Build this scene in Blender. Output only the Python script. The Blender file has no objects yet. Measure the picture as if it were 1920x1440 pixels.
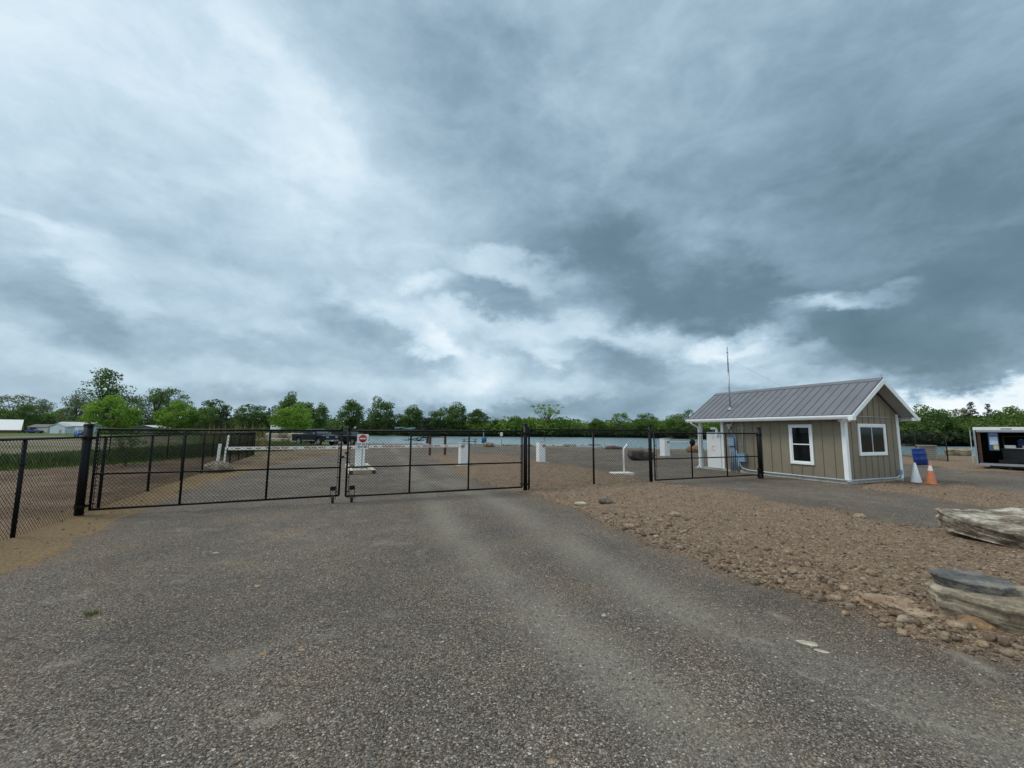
import bpy, math, random
import numpy as np
from mathutils import Vector, Matrix, Euler
R = math.radians
rng = np.random.default_rng(7)
random.seed(5)
scn = bpy.context.scene
col = scn.collection

# ------------------------------------------------------------------ camera
F = 790.0; EYE = 1.8
pitch = math.atan((808 - 720) / F); roll = 0.006
fw = Vector((0, math.cos(pitch), math.sin(pitch)))
up0 = Vector((0, -math.sin(pitch), math.cos(pitch))); r0 = Vector((1, 0, 0))
RT = r0 * math.cos(roll) + up0 * math.sin(roll)
UP = -r0 * math.sin(roll) + up0 * math.cos(roll)
cd = bpy.data.cameras.new('camera'); cam = bpy.data.objects.new('camera', cd); col.objects.link(cam)
M4 = Matrix((RT, UP, -fw)).transposed().to_4x4(); M4.translation = (0, 0, EYE)
cam.matrix_world = M4
cd.sensor_width = 36; cd.lens = 36 * F / 1920; cd.clip_start = .05; cd.clip_end = 9000
scn.camera = cam
scn.view_settings.view_transform = 'Standard'; scn.view_settings.look = 'None'
scn.view_settings.exposure = 0.16; scn.view_settings.gamma = 1

# ------------------------------------------------------------------ world: broken overcast sky
SUN_EL, SUN_AZ = 55, -78            # azimuth from +Y, negative = left
w = bpy.data.worlds.new('World'); scn.world = w; w.use_nodes = True
nt = w.node_tree; nt.nodes.clear(); N = nt.nodes; L = nt.links
def nd(t, **k):
    n = N.new(t)
    for a, b in k.items(): setattr(n, a, b)
    return n
def mth(op, a, b=None, c=None, clamp=False):
    n = nd('ShaderNodeMath', operation=op); n.use_clamp = clamp
    for i, v in enumerate((a, b, c)):
        if v is None: continue
        if isinstance(v, (int, float)): n.inputs[i].default_value = v
        else: L.new(v, n.inputs[i])
    return n.outputs[0]
def vm(op, a, b):
    n = nd('ShaderNodeVectorMath', operation=op)
    for i, v in enumerate((a, b)):
        if isinstance(v, (tuple, list, Vector)): n.inputs[i].default_value = v
        elif isinstance(v, (int, float)): n.inputs['Scale'].default_value = v
        else: L.new(v, n.inputs[i])
    return n
def noise(vec, scale, detail=6, rough=.55, dist=0):
    n = nd('ShaderNodeTexNoise'); n.inputs['Scale'].default_value = scale; n.inputs['Detail'].default_value = detail
    n.inputs['Roughness'].default_value = rough; n.inputs['Distortion'].default_value = dist
    L.new(vec, n.inputs['Vector']); return n
def mrange(v, a, b, c, d, smooth=True):
    n = nd('ShaderNodeMapRange'); n.interpolation_type = 'SMOOTHSTEP' if smooth else 'LINEAR'
    L.new(v, n.inputs[0])
    for i, x in enumerate((a, b, c, d)): n.inputs[1 + i].default_value = x
    return n.outputs[0]
tc = nd('ShaderNodeTexCoord'); D = tc.outputs['Generated']
sep = nd('ShaderNodeSeparateXYZ'); L.new(D, sep.inputs[0])
zc = mth('MAXIMUM', sep.outputs[2], 0.0); zz = mth('ADD', zc, .28)
cmb = nd('ShaderNodeCombineXYZ'); L.new(mth('DIVIDE', sep.outputs[0], zz), cmb.inputs[0]); L.new(mth('DIVIDE', sep.outputs[1], zz), cmb.inputs[1])
PL = cmb.outputs[0]                                   # cloud deck coordinates
stm = nd('ShaderNodeMapping'); stm.inputs['Scale'].default_value = (1, 1, 1.7); L.new(D, stm.inputs['Vector'])
DS = stm.outputs[0]
n1 = noise(DS, 3.2, 7, .58); n2 = noise(DS, 11, 7, .62); n3 = noise(PL, 1.5, 8, .58, .15); n4 = noise(DS, 6.0, 11, .60, .35)
wv = vm('SUBTRACT', n1.outputs['Color'], (.5, .5, .5)).outputs[0]; wv = vm('SCALE', wv, .22).outputs[0]
wv2 = vm('SUBTRACT', n2.outputs['Color'], (.5, .5, .5)).outputs[0]; wv2 = vm('SCALE', wv2, .085).outputs[0]
DW = vm('ADD', vm('ADD', D, wv).outputs[0], wv2).outputs[0]
def ray(px, py): return (RT * ((px - 960) / F) - UP * ((py - 720) / F) + fw)
def blob(px, py, rx, ry, rot, amp, soft=1.0):
    C = ray(px, py).normalized()
    U = Vector((C.y, -C.x, 0)).normalized(); V = U.cross(C); a = R(rot)
    U2 = U * math.cos(a) + V * math.sin(a); V2 = -U * math.sin(a) + V * math.cos(a)
    k = 1 / (ray(px, py).length)
    e = Matrix((U2, V2, U2.cross(V2))).transposed().to_euler()
    m = nd('ShaderNodeMapping', vector_type='TEXTURE')
    m.inputs['Location'].default_value = C; m.inputs['Rotation'].default_value = e
    sx, sy = rx / F * k, ry / F * k * (1 if abs(py - 720) < 300 else k)
    m.inputs['Scale'].default_value = (sx, sy, max(sx, sy) * 1.5)
    L.new(DW, m.inputs['Vector'])
    ln = nd('ShaderNodeVectorMath', operation='LENGTH'); L.new(m.outputs[0], ln.inputs[0])
    return mrange(ln.outputs['Value'], 1.25 - .9 * soft, 1.25 + .3 * soft, amp, 0)
V = mth('MULTIPLY_ADD', n3.outputs['Fac'], .24, .365)
V = mth('ADD', V, mrange(sep.outputs[1], -.15, -.7, 0.0, .30))      # unseen overcast behind and overhead, brightness added to light camera-facing surfaces
V = mth('ADD', V, mrange(sep.outputs[2], .78, .97, 0.0, .22))
V = mth('ADD', V, mth('MULTIPLY_ADD', n4.outputs['Fac'], .36, -.18))
V = mth('ADD', V, mth('MULTIPLY_ADD', n2.outputs['Fac'], .16, -.08))
BL = [  # px, py, rx, ry, rot, amp, soft
 (200,120,820,460,-10,.20,1.0),(430,20,110,80,-40,.07,1.0),(560,230,140,70,-35,.06,1.0),(50,408,150,30,-5,.07,1),(215,510,120,34,-25,.10,1),
 (120,680,300,60,0,.05,1.0),(815,545,62,23,-5,.17,0.9),(960,508,112,29,-8,.17,0.9),(520,560,260,50,-8,.05,1.0),
 (900,612,400,28,0,.10,0.9),(1250,640,168,25,-8,.16,0.9),(1640,548,95,27,-4,.27,0.9),(1540,568,89,20,-6,.16,0.9),
 (1385,640,84,32,15,.24,0.9),(1440,668,78,23,0,.16,0.9),(1850,748,291,27,2,.48,0.9),(1375,475,150,70,0,.15,0.9),
 (1470,720,156,39,-10,.12,0.9),(880,692,67,34,0,.16,0.9),(812,655,44,20,-10,.22,0.9),(1045,662,67,20,-8,.22,0.9),
 (700,700,620,44,-4,.10,1.0),(900,300,330,110,0,.03,1.0),(1320,170,170,160,0,.05,1.0),(1060,700,89,34,-10,.10,0.9),
 (820,210,240,150,-15,-.10,1.0),(1240,525,240,72,-22,-.14,.9),(1140,480,320,80,-12,-.11,0.9),(1720,440,480,150,5,-.22,1),(1870,590,280,130,8,-.22,.9),
 (1590,655,212,57,-4,-.13,0.9),(930,562,117,32,0,-.20,0.9),(620,590,78,29,-28,-.14,0.9),(690,650,168,29,-18,-.11,0.9),
 (1170,690,168,48,-8,-.16,0.9),(1150,775,369,27,0,-.13,0.9),(920,768,200,20,0,-.09,0.9),(360,610,420,36,-10,-.09,0.9),
 (1240,260,420,230,0,-.08,1.0),(1600,200,420,240,0,-.08,1.0),(500,460,300,90,-12,-.06,1.0),(80,590,240,36,-12,-.07,1.0),(250,740,340,26,0,-.05,1.0)]
for b in BL: V = mth('ADD', V, blob(*b))
rp = nd('ShaderNodeValToRGB'); L.new(V, rp.inputs[0]); cr = rp.color_ramp
pts = [(.0,(.090,.160,.205)),(.20,(.135,.218,.278)),(.36,(.235,.345,.440)),(.50,(.365,.50,.605)),(.64,(.52,.665,.77)),(.80,(.73,.84,.91)),(1.0,(.95,.98,1.0))]
cr.elements[0].position = pts[0][0]; cr.elements[0].color = (*pts[0][1], 1)
cr.elements[1].position = pts[-1][0]; cr.elements[1].color = (*pts[-1][1], 1)
for p, c in pts[1:-1]:
    e = cr.elements.new(p); e.color = (*c, 1)
sky = nd('ShaderNodeTexSky', sky_type='NISHITA'); sky.sun_disc = False
sky.sun_elevation = R(SUN_EL); sky.sun_rotation = R(SUN_AZ); sky.air_density = 1.2; sky.dust_density = 2
bg1 = nd('ShaderNodeBackground'); L.new(sky.outputs[0], bg1.inputs[0]); bg1.inputs[1].default_value = .08
bg2 = nd('ShaderNodeBackground'); L.new(rp.outputs[0], bg2.inputs[0]); bg2.inputs[1].default_value = 1.0
mx = nd('ShaderNodeMixShader'); mx.inputs[0].default_value = .93
L.new(bg1.outputs[0], mx.inputs[1]); L.new(bg2.outputs[0], mx.inputs[2])
wo = nd('ShaderNodeOutputWorld'); L.new(mx.outputs[0], wo.inputs[0])

sd = bpy.data.lights.new('sun', 'SUN'); so = bpy.data.objects.new('sun', sd); col.objects.link(so)
sd.energy = 1.7; sd.angle = R(18); sd.color = (1, .94, .85)
sdir = Vector((math.sin(R(SUN_AZ)) * math.cos(R(SUN_EL)), math.cos(R(SUN_AZ)) * math.cos(R(SUN_EL)), math.sin(R(SUN_EL))))
so.rotation_euler = sdir.to_track_quat('Z', 'Y').to_euler(); so.location = (0, 0, 30)

# ------------------------------------------------------------------ helpers
def g(px, py, z=0.0):
    d = ray(px, py); t = (z - EYE) / d.z
    return (d.x * t, d.y * t)
def hor(px): return 808 + roll * (px - 960)
def atY(px, Y): return (px - 960) / F * Y * math.cos(pitch)
def tag(o, label=None, cat=None, group=None, kind=None):
    if label: o['label'] = label
    if cat: o['category'] = cat
    if group: o['group'] = group
    if kind: o['kind'] = kind
    return o
def thing(name, label, cat, loc=(0, 0, 0), rz=0, group=None):
    o = bpy.data.objects.new(name, None); col.objects.link(o); o.empty_display_size = .2
    o.location = loc; o.rotation_euler = (0, 0, R(rz)); return tag(o, label, cat, group)

class MB:
    def __init__(s): s.v = []; s.f = []; s.sm = []; s.mi = []
    def add(s, vs, fs, smooth=False, mi=0):
        b = len(s.v); s.v += [tuple(x) for x in vs]
        for f in fs: s.f.append([i + b for i in f]); s.sm.append(smooth); s.mi.append(mi)
        return s
    def box(s, c, d, rot=None, mi=0, taper=1.0):
        hx, hy, hz = d[0] / 2, d[1] / 2, d[2] / 2; vs = []
        for z, k in ((-hz, 1), (hz, taper)):
            for x, y in ((-hx, -hy), (hx, -hy), (hx, hy), (-hx, hy)): vs.append(Vector((x * k, y * k, z)))
        if rot: m = Euler([R(a) for a in rot]).to_matrix(); vs = [m @ v for v in vs]
        vs = [v + Vector(c) for v in vs]
        return s.add(vs, [(3, 2, 1, 0), (4, 5, 6, 7), (0, 1, 5, 4), (1, 2, 6, 5), (2, 3, 7, 6), (3, 0, 4, 7)], False, mi)
    def bbox(s, a, b, mi=0):
        return s.box([(a[i] + b[i]) / 2 for i in range(3)], [abs(b[i] - a[i]) for i in range(3)], None, mi)
    def tube(s, pts, r, n=8, caps=True, smooth=True, mi=0):
        pts = [Vector(p) for p in pts]; rr = r if isinstance(r, (list, tuple)) else [r] * len(pts)
        rings = []; pu = None
        for i, p in enumerate(pts):
            t = (pts[min(i + 1, len(pts) - 1)] - pts[max(i - 1, 0)])
            t = t.normalized() if t.length > 1e-9 else Vector((0, 0, 1))
            u = pu if pu is not None else (Vector((0, 0, 1)) if abs(t.z) < .9 else Vector((1, 0, 0)))
            u = (u - t * u.dot(t)); u = u.normalized() if u.length > 1e-6 else t.orthogonal().normalized(); pu = u
            v = t.cross(u)
            rings.append([p + (u * math.cos(2 * math.pi * k / n) + v * math.sin(2 * math.pi * k / n)) * rr[i] for k in range(n)])
        vs = [x for rg in rings for x in rg]; fs = []
        for i in range(len(pts) - 1):
            for k in range(n): fs.append((i * n + k, i * n + (k + 1) % n, (i + 1) * n + (k + 1) % n, (i + 1) * n + k))
        s.add(vs, fs, smooth, mi)
        if caps:
            b = len(s.v) - len(vs)
            s.f.append([b + k for k in range(n)][::-1]); s.sm.append(False); s.mi.append(mi)
            s.f.append([b + (len(pts) - 1) * n + k for k in range(n)]); s.sm.append(False); s.mi.append(mi)
        return s
    def lathe(s, prof, n=24, c=(0, 0, 0), axis='Z', mi=0, smooth=True):
        vs = []; fs = []
        for r, z in prof:
            for k in range(n):
                a = 2 * math.pi * k / n; x, y = r * math.cos(a), r * math.sin(a)
                p = (x, y, z) if axis == 'Z' else ((z, x, y) if axis == 'X' else (x, z, -y))
                vs.append(Vector(p) + Vector(c))
        for i in range(len(prof) - 1):
            for k in range(n): fs.append((i * n + k, i * n + (k + 1) % n, (i + 1) * n + (k + 1) % n, (i + 1) * n + k))
        return s.add(vs, fs, smooth, mi)
    def prism(s, poly, y0, y1, mi=0, plane='XZ'):
        n = len(poly)
        def P(a, b, t): return (a, t, b) if plane == 'XZ' else ((a, b, t) if plane == 'XY' else (t, a, b))
        vs = [P(a, b, y0) for a, b in poly] + [P(a, b, y1) for a, b in poly]
        fs = [tuple(range(n)), tuple(range(2 * n - 1, n - 1, -1))] + [(i, i + n, (i + 1) % n + n, (i + 1) % n) for i in range(n)]
        return s.add(vs, fs, False, mi)
    def clusters(s):
        n = len(s.v); par = list(range(n))
        def fd(a):
            while par[a] != a: par[a] = par[par[a]]; a = par[a]
            return a
        for f in s.f:
            a = fd(f[0])
            for q in f[1:]:
                b = fd(q)
                if a != b: par[b] = a
        comp = {}
        for k in range(n): comp.setdefault(fd(k), []).append(k)
        V_ = np.array([tuple(p) for p in s.v]); keys = list(comp); bb = [(V_[comp[k]].min(0) - .012, V_[comp[k]].max(0) + .012) for k in keys]
        g_ = list(range(len(keys)))
        def fg(a):
            while g_[a] != a: a = g_[a]
            return a
        for a in range(len(keys)):
            for b in range(a + 1, len(keys)):
                if fg(a) != fg(b) and (bb[a][0] <= bb[b][1]).all() and (bb[b][0] <= bb[a][1]).all(): g_[fg(b)] = fg(a)
        root = {k: fg(i) for i, k in enumerate(keys)}
        return [root[fd(f[0])] for f in s.f]
    def build(s, name, mat, parent=None, bevel=0, fix=True, split=True):
        if parent is not None and fix and split:
            cl = s.clusters(); ids = sorted(set(cl))
            if len(ids) > 1:
                out = []
                for c in ids:
                    m_ = MB(); mp = {}
                    for f, sm, mi, q in zip(s.f, s.sm, s.mi, cl):
                        if q != c: continue
                        ff = []
                        for k in f:
                            if k not in mp: mp[k] = len(m_.v); m_.v.append(s.v[k])
                            ff.append(mp[k])
                        m_.f.append(ff); m_.sm.append(sm); m_.mi.append(mi)
                    out.append(m_.build(name, mat, parent, bevel, fix, False))
                return max(out, key=lambda o: len(o.data.polygons))
        me = bpy.data.meshes.new(name); me.from_pydata(s.v, [], s.f)
        me.polygons.foreach_set('use_smooth', s.sm)
        mats = mat if isinstance(mat, (list, tuple)) else [mat]
        for m in mats: me.materials.append(m)
        me.polygons.foreach_set('material_index', s.mi); me.update()
        if fix:
            import bmesh
            bm = bmesh.new(); bm.from_mesh(me); bmesh.ops.recalc_face_normals(bm, faces=bm.faces); bm.to_mesh(me); bm.free()
        o = bpy.data.objects.new(name, me); col.objects.link(o)
        if parent: o.parent = parent
        if bevel:
            b = o.modifiers.new('bevel', 'BEVEL'); b.width = bevel; b.segments = 2; b.limit_method = 'ANGLE'
        return o
def npmesh(name, V_, F_, mat, smooth=False, attrs=None, parent=None, link=True, matidx=None):
    me = bpy.data.meshes.new(name); V_ = np.asarray(V_, np.float32); F_ = np.asarray(F_, np.int32); k = F_.shape[1]
    me.vertices.add(len(V_)); me.vertices.foreach_set('co', V_.ravel())
    me.loops.add(F_.size); me.loops.foreach_set('vertex_index', F_.ravel())
    me.polygons.add(len(F_)); me.polygons.foreach_set('loop_start', np.arange(0, F_.size, k, dtype=np.int32))
    try: me.polygons.foreach_set('loop_total', np.full(len(F_), k, np.int32))
    except Exception: pass
    for m in (mat if isinstance(mat, (list, tuple)) else [mat]): me.materials.append(m)
    if matidx is not None: me.polygons.foreach_set('material_index', np.asarray(matidx, np.int32))
    me.polygons.foreach_set('use_smooth', np.full(len(F_), smooth))
    me.update(calc_edges=True)
    for a, v in (attrs or {}).items():
        at = me.attributes.new(a, 'FLOAT', 'POINT'); at.data.foreach_set('value', np.asarray(v, np.float32))
    if not link: return me
    o = bpy.data.objects.new(name, me); col.objects.link(o)
    if parent: o.parent = parent
    return o
def copy_tree(o, parent=None):
    c = o.copy(); col.objects.link(c); c.parent = parent
    for ch in list(o.children): copy_tree(ch, c)
    return c

# numpy noise
def _h(ix, iy, seed):
    h = (ix.astype(np.int64) * 374761393 + iy.astype(np.int64) * 668265263 + seed * 1442695040888963) & 0x7fffffff
    h = ((h ^ (h >> 13)) * 1274126177) & 0x7fffffff
    return ((h ^ (h >> 16)) & 0xffff) / 65535.0
def vnoise(x, y, seed=0):
    ix = np.floor(x); iy = np.floor(y); fx = x - ix; fy = y - iy
    fx = fx * fx * (3 - 2 * fx); fy = fy * fy * (3 - 2 * fy)
    a = _h(ix, iy, seed); b = _h(ix + 1, iy, seed); c = _h(ix, iy + 1, seed); d = _h(ix + 1, iy + 1, seed)
    return a + (b - a) * fx + (c - a) * fy + (a - b - c + d) * fx * fy
def fbm(x, y, o=4, seed=0):
    s = 0; a = .5
    for i in range(o): s = s + a * vnoise(x * 2 ** i + 17.3 * i, y * 2 ** i - 9.1 * i, seed + i); a *= .5
    return s / (1 - .5 ** o)
def worley(x, y, seed=0):
    ix = np.floor(x); iy = np.floor(y); best = np.full(x.shape, 9.0)
    for dx in (-1, 0, 1):
        for dy in (-1, 0, 1):
            cx = ix + dx; cy = iy + dy
            d = np.hypot(cx + _h(cx, cy, seed) - x, cy + _h(cx, cy, seed + 5) - y); best = np.minimum(best, d)
    return best
def fbm3(P, o=4, seed=0):      # pseudo 3d
    return (fbm(P[:, 0] + P[:, 2] * .61, P[:, 1] - P[:, 2] * .37, o, seed) + fbm(P[:, 1] + 5 + P[:, 0] * .33, P[:, 2] + 3 - P[:, 1] * .2, o, seed + 11)
            + fbm(P[:, 2] + 9, P[:, 0] + P[:, 1] * .45, o, seed + 23)) / 3
def sdf(poly, x, y):           # signed distance, negative inside
    p = np.array(poly); d = np.full(x.shape, 1e9); ins = np.zeros(x.shape, bool); n = len(p)
    for i in range(n):
        a = p[i]; b = p[(i + 1) % n]; e = b - a
        wx = x - a[0]; wy = y - a[1]
        t = np.clip((wx * e[0] + wy * e[1]) / (e @ e + 1e-12), 0, 1)
        d = np.minimum(d, np.hypot(wx - e[0] * t, wy - e[1] * t))
        c = ((a[1] > y) != (b[1] > y)) & (x < (b[0] - a[0]) * (y - a[1]) / (b[1] - a[1] + 1e-12) + a[0])
        ins ^= c
    return np.where(ins, -d, d)
def pdist(line, x, y):
    p = np.array(line); d = np.full(x.shape, 1e9)
    for i in range(len(p) - 1):
        a = p[i]; e = p[i + 1] - a; wx = x - a[0]; wy = y - a[1]
        t = np.clip((wx * e[0] + wy * e[1]) / (e @ e + 1e-12), 0, 1)
        d = np.minimum(d, np.hypot(wx - e[0] * t, wy - e[1] * t))
    return d

# ------------------------------------------------------------------ materials
class NT:
    def __init__(s, name):
        s.m = bpy.data.materials.new(name); s.m.use_nodes = True; s.t = s.m.node_tree; s.b = s.t.nodes['Principled BSDF']
    def n(s, t, ins=None, **k):
        x = s.t.nodes.new(t)
        for a, b in k.items(): setattr(x, a, b)
        for a, b in (ins or {}).items(): s.set(x.inputs[a], b)
        return x
    def set(s, i, v):
        if hasattr(v, 'links') or isinstance(v, bpy.types.NodeSocket): s.t.links.new(v, i)
        else: i.default_value = v
    def ramp(s, fac, pts, interp='LINEAR'):
        r = s.n('ShaderNodeValToRGB'); s.set(r.inputs[0], fac); e = r.color_ramp; e.interpolation = interp
        e.elements[0].position = pts[0][0]; e.elements[0].color = (*pts[0][1], 1)
        e.elements[1].position = pts[-1][0]; e.elements[1].color = (*pts[-1][1], 1)
        for p, c in pts[1:-1]:
            q = e.elements.new(p); q.color = (*c, 1)
        return r.outputs[0]
    def mix(s, f, a, b, mode='MIX'):
        x = s.n('ShaderNodeMix', data_type='RGBA', blend_type=mode)
        s.set(x.inputs[0], f); s.set(x.inputs[6], a if not isinstance(a, tuple) or len(a) == 4 else (*a, 1)); s.set(x.inputs[7], b if not isinstance(b, tuple) or len(b) == 4 else (*b, 1))
        return x.outputs[2]
    def math(s, op, a, b=0.0, clamp=False):
        x = s.n('ShaderNodeMath', operation=op); x.use_clamp = clamp; s.set(x.inputs[0], a); s.set(x.inputs[1], b); return x.outputs[0]
    def coord(s, sc=(1, 1, 1), out='Object'):
        t = s.n('ShaderNodeTexCoord'); m = s.n('ShaderNodeMapping'); m.inputs['Scale'].default_value = sc
        s.t.links.new(t.outputs[out], m.inputs[0]); return m.outputs[0]
    def noise(s, vec, sc, det=4, ro=.55, out='Fac'):
        return s.n('ShaderNodeTexNoise', {'Vector': vec, 'Scale': sc, 'Detail': det, 'Roughness': ro}).outputs[out]
    def attr(s, nm): return s.n('ShaderNodeAttribute', attribute_name=nm).outputs['Fac']
    def bump(s, h, strength=.3, dist=.01, normal=None):
        b = s.n('ShaderNodeBump', {'Height': h, 'Strength': strength, 'Distance': dist})
        if normal is not None: s.set(b.inputs['Normal'], normal)
        return b.outputs[0]
def simple(name, c, rough=.6, metal=0, var=.12, sc=3, bump=0, bsc=60, spec=.5, dirt=None):
    m = NT(name); v = m.coord(); nz = m.noise(v, sc, 5)
    lo = tuple(x * (1 - var) for x in c); hi = tuple(min(1, x * (1 + var)) for x in c)
    cc = m.ramp(nz, [(.3, lo), (.7, hi)])
    if dirt:
        sp = m.n('ShaderNodeSeparateXYZ', {0: m.coord()}).outputs[2]
        f = m.math('MULTIPLY', m.noise(v, sc * 4, 6, .7), m.math('SUBTRACT', dirt[1], sp), True)
        cc = m.mix(f, cc, dirt[0])
    m.set(m.b.inputs['Base Color'], cc); m.b.inputs['Roughness'].default_value = rough; m.b.inputs['Metallic'].default_value = metal
    m.b.inputs['Specular IOR Level'].default_value = spec
    if bump: m.set(m.b.inputs['Normal'], m.bump(m.noise(v, bsc, 4), bump, .01))
    return m.m
MT = {}
MT['black'] = simple('black_coating', (.004, .004, .0045), .5, 0, .2, 6, spec=.22)
MT['mesh'] = simple('black_vinyl_wire', (.004, .004, .004), .7, spec=.15)
MT['white'] = simple('white_paint', (.84, .86, .86), .45, 0, .05, 4)
MT['trim'] = simple('white_trim', (.86, .89, .90), .5, 0, .05, 3)
MT['armwhite'] = simple('arm_white', (.84, .80, .77), .5, 0, .06, 3)
MT['red'] = simple('sign_red', (.50, .025, .03), .5, 0, .06)
MT['darkred'] = simple('arm_red_letter', (.22, .03, .03), .55, 0, .3, 9)
MT['ink'] = simple('letter_black', (.02, .02, .022), .55)
MT['galv'] = simple('galvanised_steel', (.36, .38, .40), .45, .55, .1, 8)
MT['pvc'] = simple('grey_conduit', (.44, .49, .52), .5, 0, .06)
MT['bluegrey'] = simple('blue_grey_enamel', (.24, .37, .50), .45, 0, .06)
MT['conc'] = simple('concrete', (.40, .40, .36), .9, 0, .25, 9, .5, 40)
MT['rubber'] = simple('rubber', (.018, .018, .018), .8)
MT['glass'] = simple('dark_glass', (.008, .009, .010), .08, 0, .1, 1, spec=.3)
MT['orange'] = simple('cone_orange', (.62, .20, .09), .6, 0, .12, 8)
MT['bluedrum'] = simple('blue_plastic', (.010, .036, .20), .34, 0, .15, 4)
MT['brownwood'] = simple('stained_post', (.075, .038, .022), .8, 0, .3, 12, .4, 40)
def wood(name, a, b):
    m = NT(name); v = m.coord((1, 8, 8)); n = m.noise(v, 3, 6, .65)
    m.set(m.b.inputs['Base Color'], m.ramp(n, [(.3, a), (.7, b)])); m.b.inputs['Roughness'].default_value = .85
    m.set(m.b.inputs['Normal'], m.bump(n, .4, .01)); return m.m
MT['timber'] = wood('weathered_timber', (.22, .17, .10), (.45, .38, .25))
MT['crate'] = wood('crate_board', (.20, .19, .16), (.36, .34, .29))

# gravel
def mat_gravel():
    m = NT('gravel'); v = m.coord()
    wn = m.noise(v, 30, 2, .5, 'Color')
    v2 = m.mix(.03, v, wn)
    a = m.n('ShaderNodeTexVoronoi', {'Vector': v, 'Scale': 62.0}, feature='F1'); a2 = m.n('ShaderNodeTexVoronoi', {'Vector': v, 'Scale': 135.0}, feature='F1')
    c1 = m.n('ShaderNodeSeparateColor', {0: a.outputs['Color']}); c2 = m.n('ShaderNodeSeparateColor', {0: a2.outputs['Color']})
    s1 = m.ramp(c1.outputs[0], [(0, (.036, .031, .026)), (.35, (.095, .083, .069)), (.68, (.20, .178, .152)), (.9, (.34, .315, .275)), (1, (.52, .49, .43))])
    s2 = m.ramp(c2.outputs[0], [(0, (.032, .028, .024)), (.45, (.105, .093, .078)), (.8, (.21, .188, .16)), (1, (.50, .46, .40))])
    big = m.ramp(m.noise(v, 9, 5, .6), [(.38, (0, 0, 0)), (.62, (1, 1, 1))])
    c = m.mix(m.math('MULTIPLY', big, .75), s2, s1)
    tint = m.ramp(m.noise(v, 1.1, 6, .6), [(.3, (.80, .84, .90)), (.52, (1, 1, 1)), (.7, (1.14, 1.08, .98))])
    c = m.mix(1.0, c, tint, 'MULTIPLY')
    gap_shade = m.mix(big, m.ramp(a2.outputs['Distance'], [(.25, (1.12, 1.12, 1.12)), (.66, (.52, .50, .48))]), m.ramp(a.outputs['Distance'], [(.25, (1.15, 1.15, 1.15)), (.66, (.42, .40, .38))])); c = m.mix(.85, c, gap_shade, 'MULTIPLY')  # darker toward stone edges: crevice shade painted into the colour, plus dark fines
    warm = m.ramp(c1.outputs[1], [(0, (1.06, .97, .90)), (1, (.95, 1.0, 1.04))]); c = m.mix(1.0, c, warm, 'MULTIPLY')
    patch = m.ramp(m.noise(v, .35, 5, .6), [(.35, (.80, .80, .80)), (.65, (1.18, 1.18, 1.18))]); c = m.mix(1.0, c, patch, 'MULTIPLY')
    c = m.mix(1.0, c, (1.12, 1.05, .98), 'MULTIPLY')
    dustf = m.math('MULTIPLY', m.attr('dust'), m.ramp(m.noise(v, 14, 5, .65), [(.30, (.35, .35, .35)), (.62, (1, 1, 1))]), True)
    c = m.mix(dustf, c, m.ramp(m.noise(v, 40, 3), [(.3, (.20, .178, .138)), (.7, (.33, .30, .24))]))
    soil = m.attr('soil'); c = m.mix(m.math('MULTIPLY', soil, m.ramp(m.noise(v, 6, 6, .7), [(.4, (.1, .1, .1)), (.6, (1, 1, 1))]), True), c, (.20, .135, .085))
    m.set(m.b.inputs['Base Color'], c); m.b.inputs['Roughness'].default_value = .85; m.b.inputs['Specular IOR Level'].default_value = .3
    h = m.math('ADD', m.math('MULTIPLY', m.math('SUBTRACT', 1.0, a.outputs['Distance']), 1.0), m.math('MULTIPLY', c1.outputs[2], .6))
    nrm = m.bump(h, .75, .012)
    nrm = m.bump(m.math('ADD', m.math('SUBTRACT', 1.0, a2.outputs['Distance']), c2.outputs[1]), .5, .005, nrm)
    m.set(m.b.inputs['Normal'], nrm); return m.m
MT['gravel'] = mat_gravel()
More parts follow.
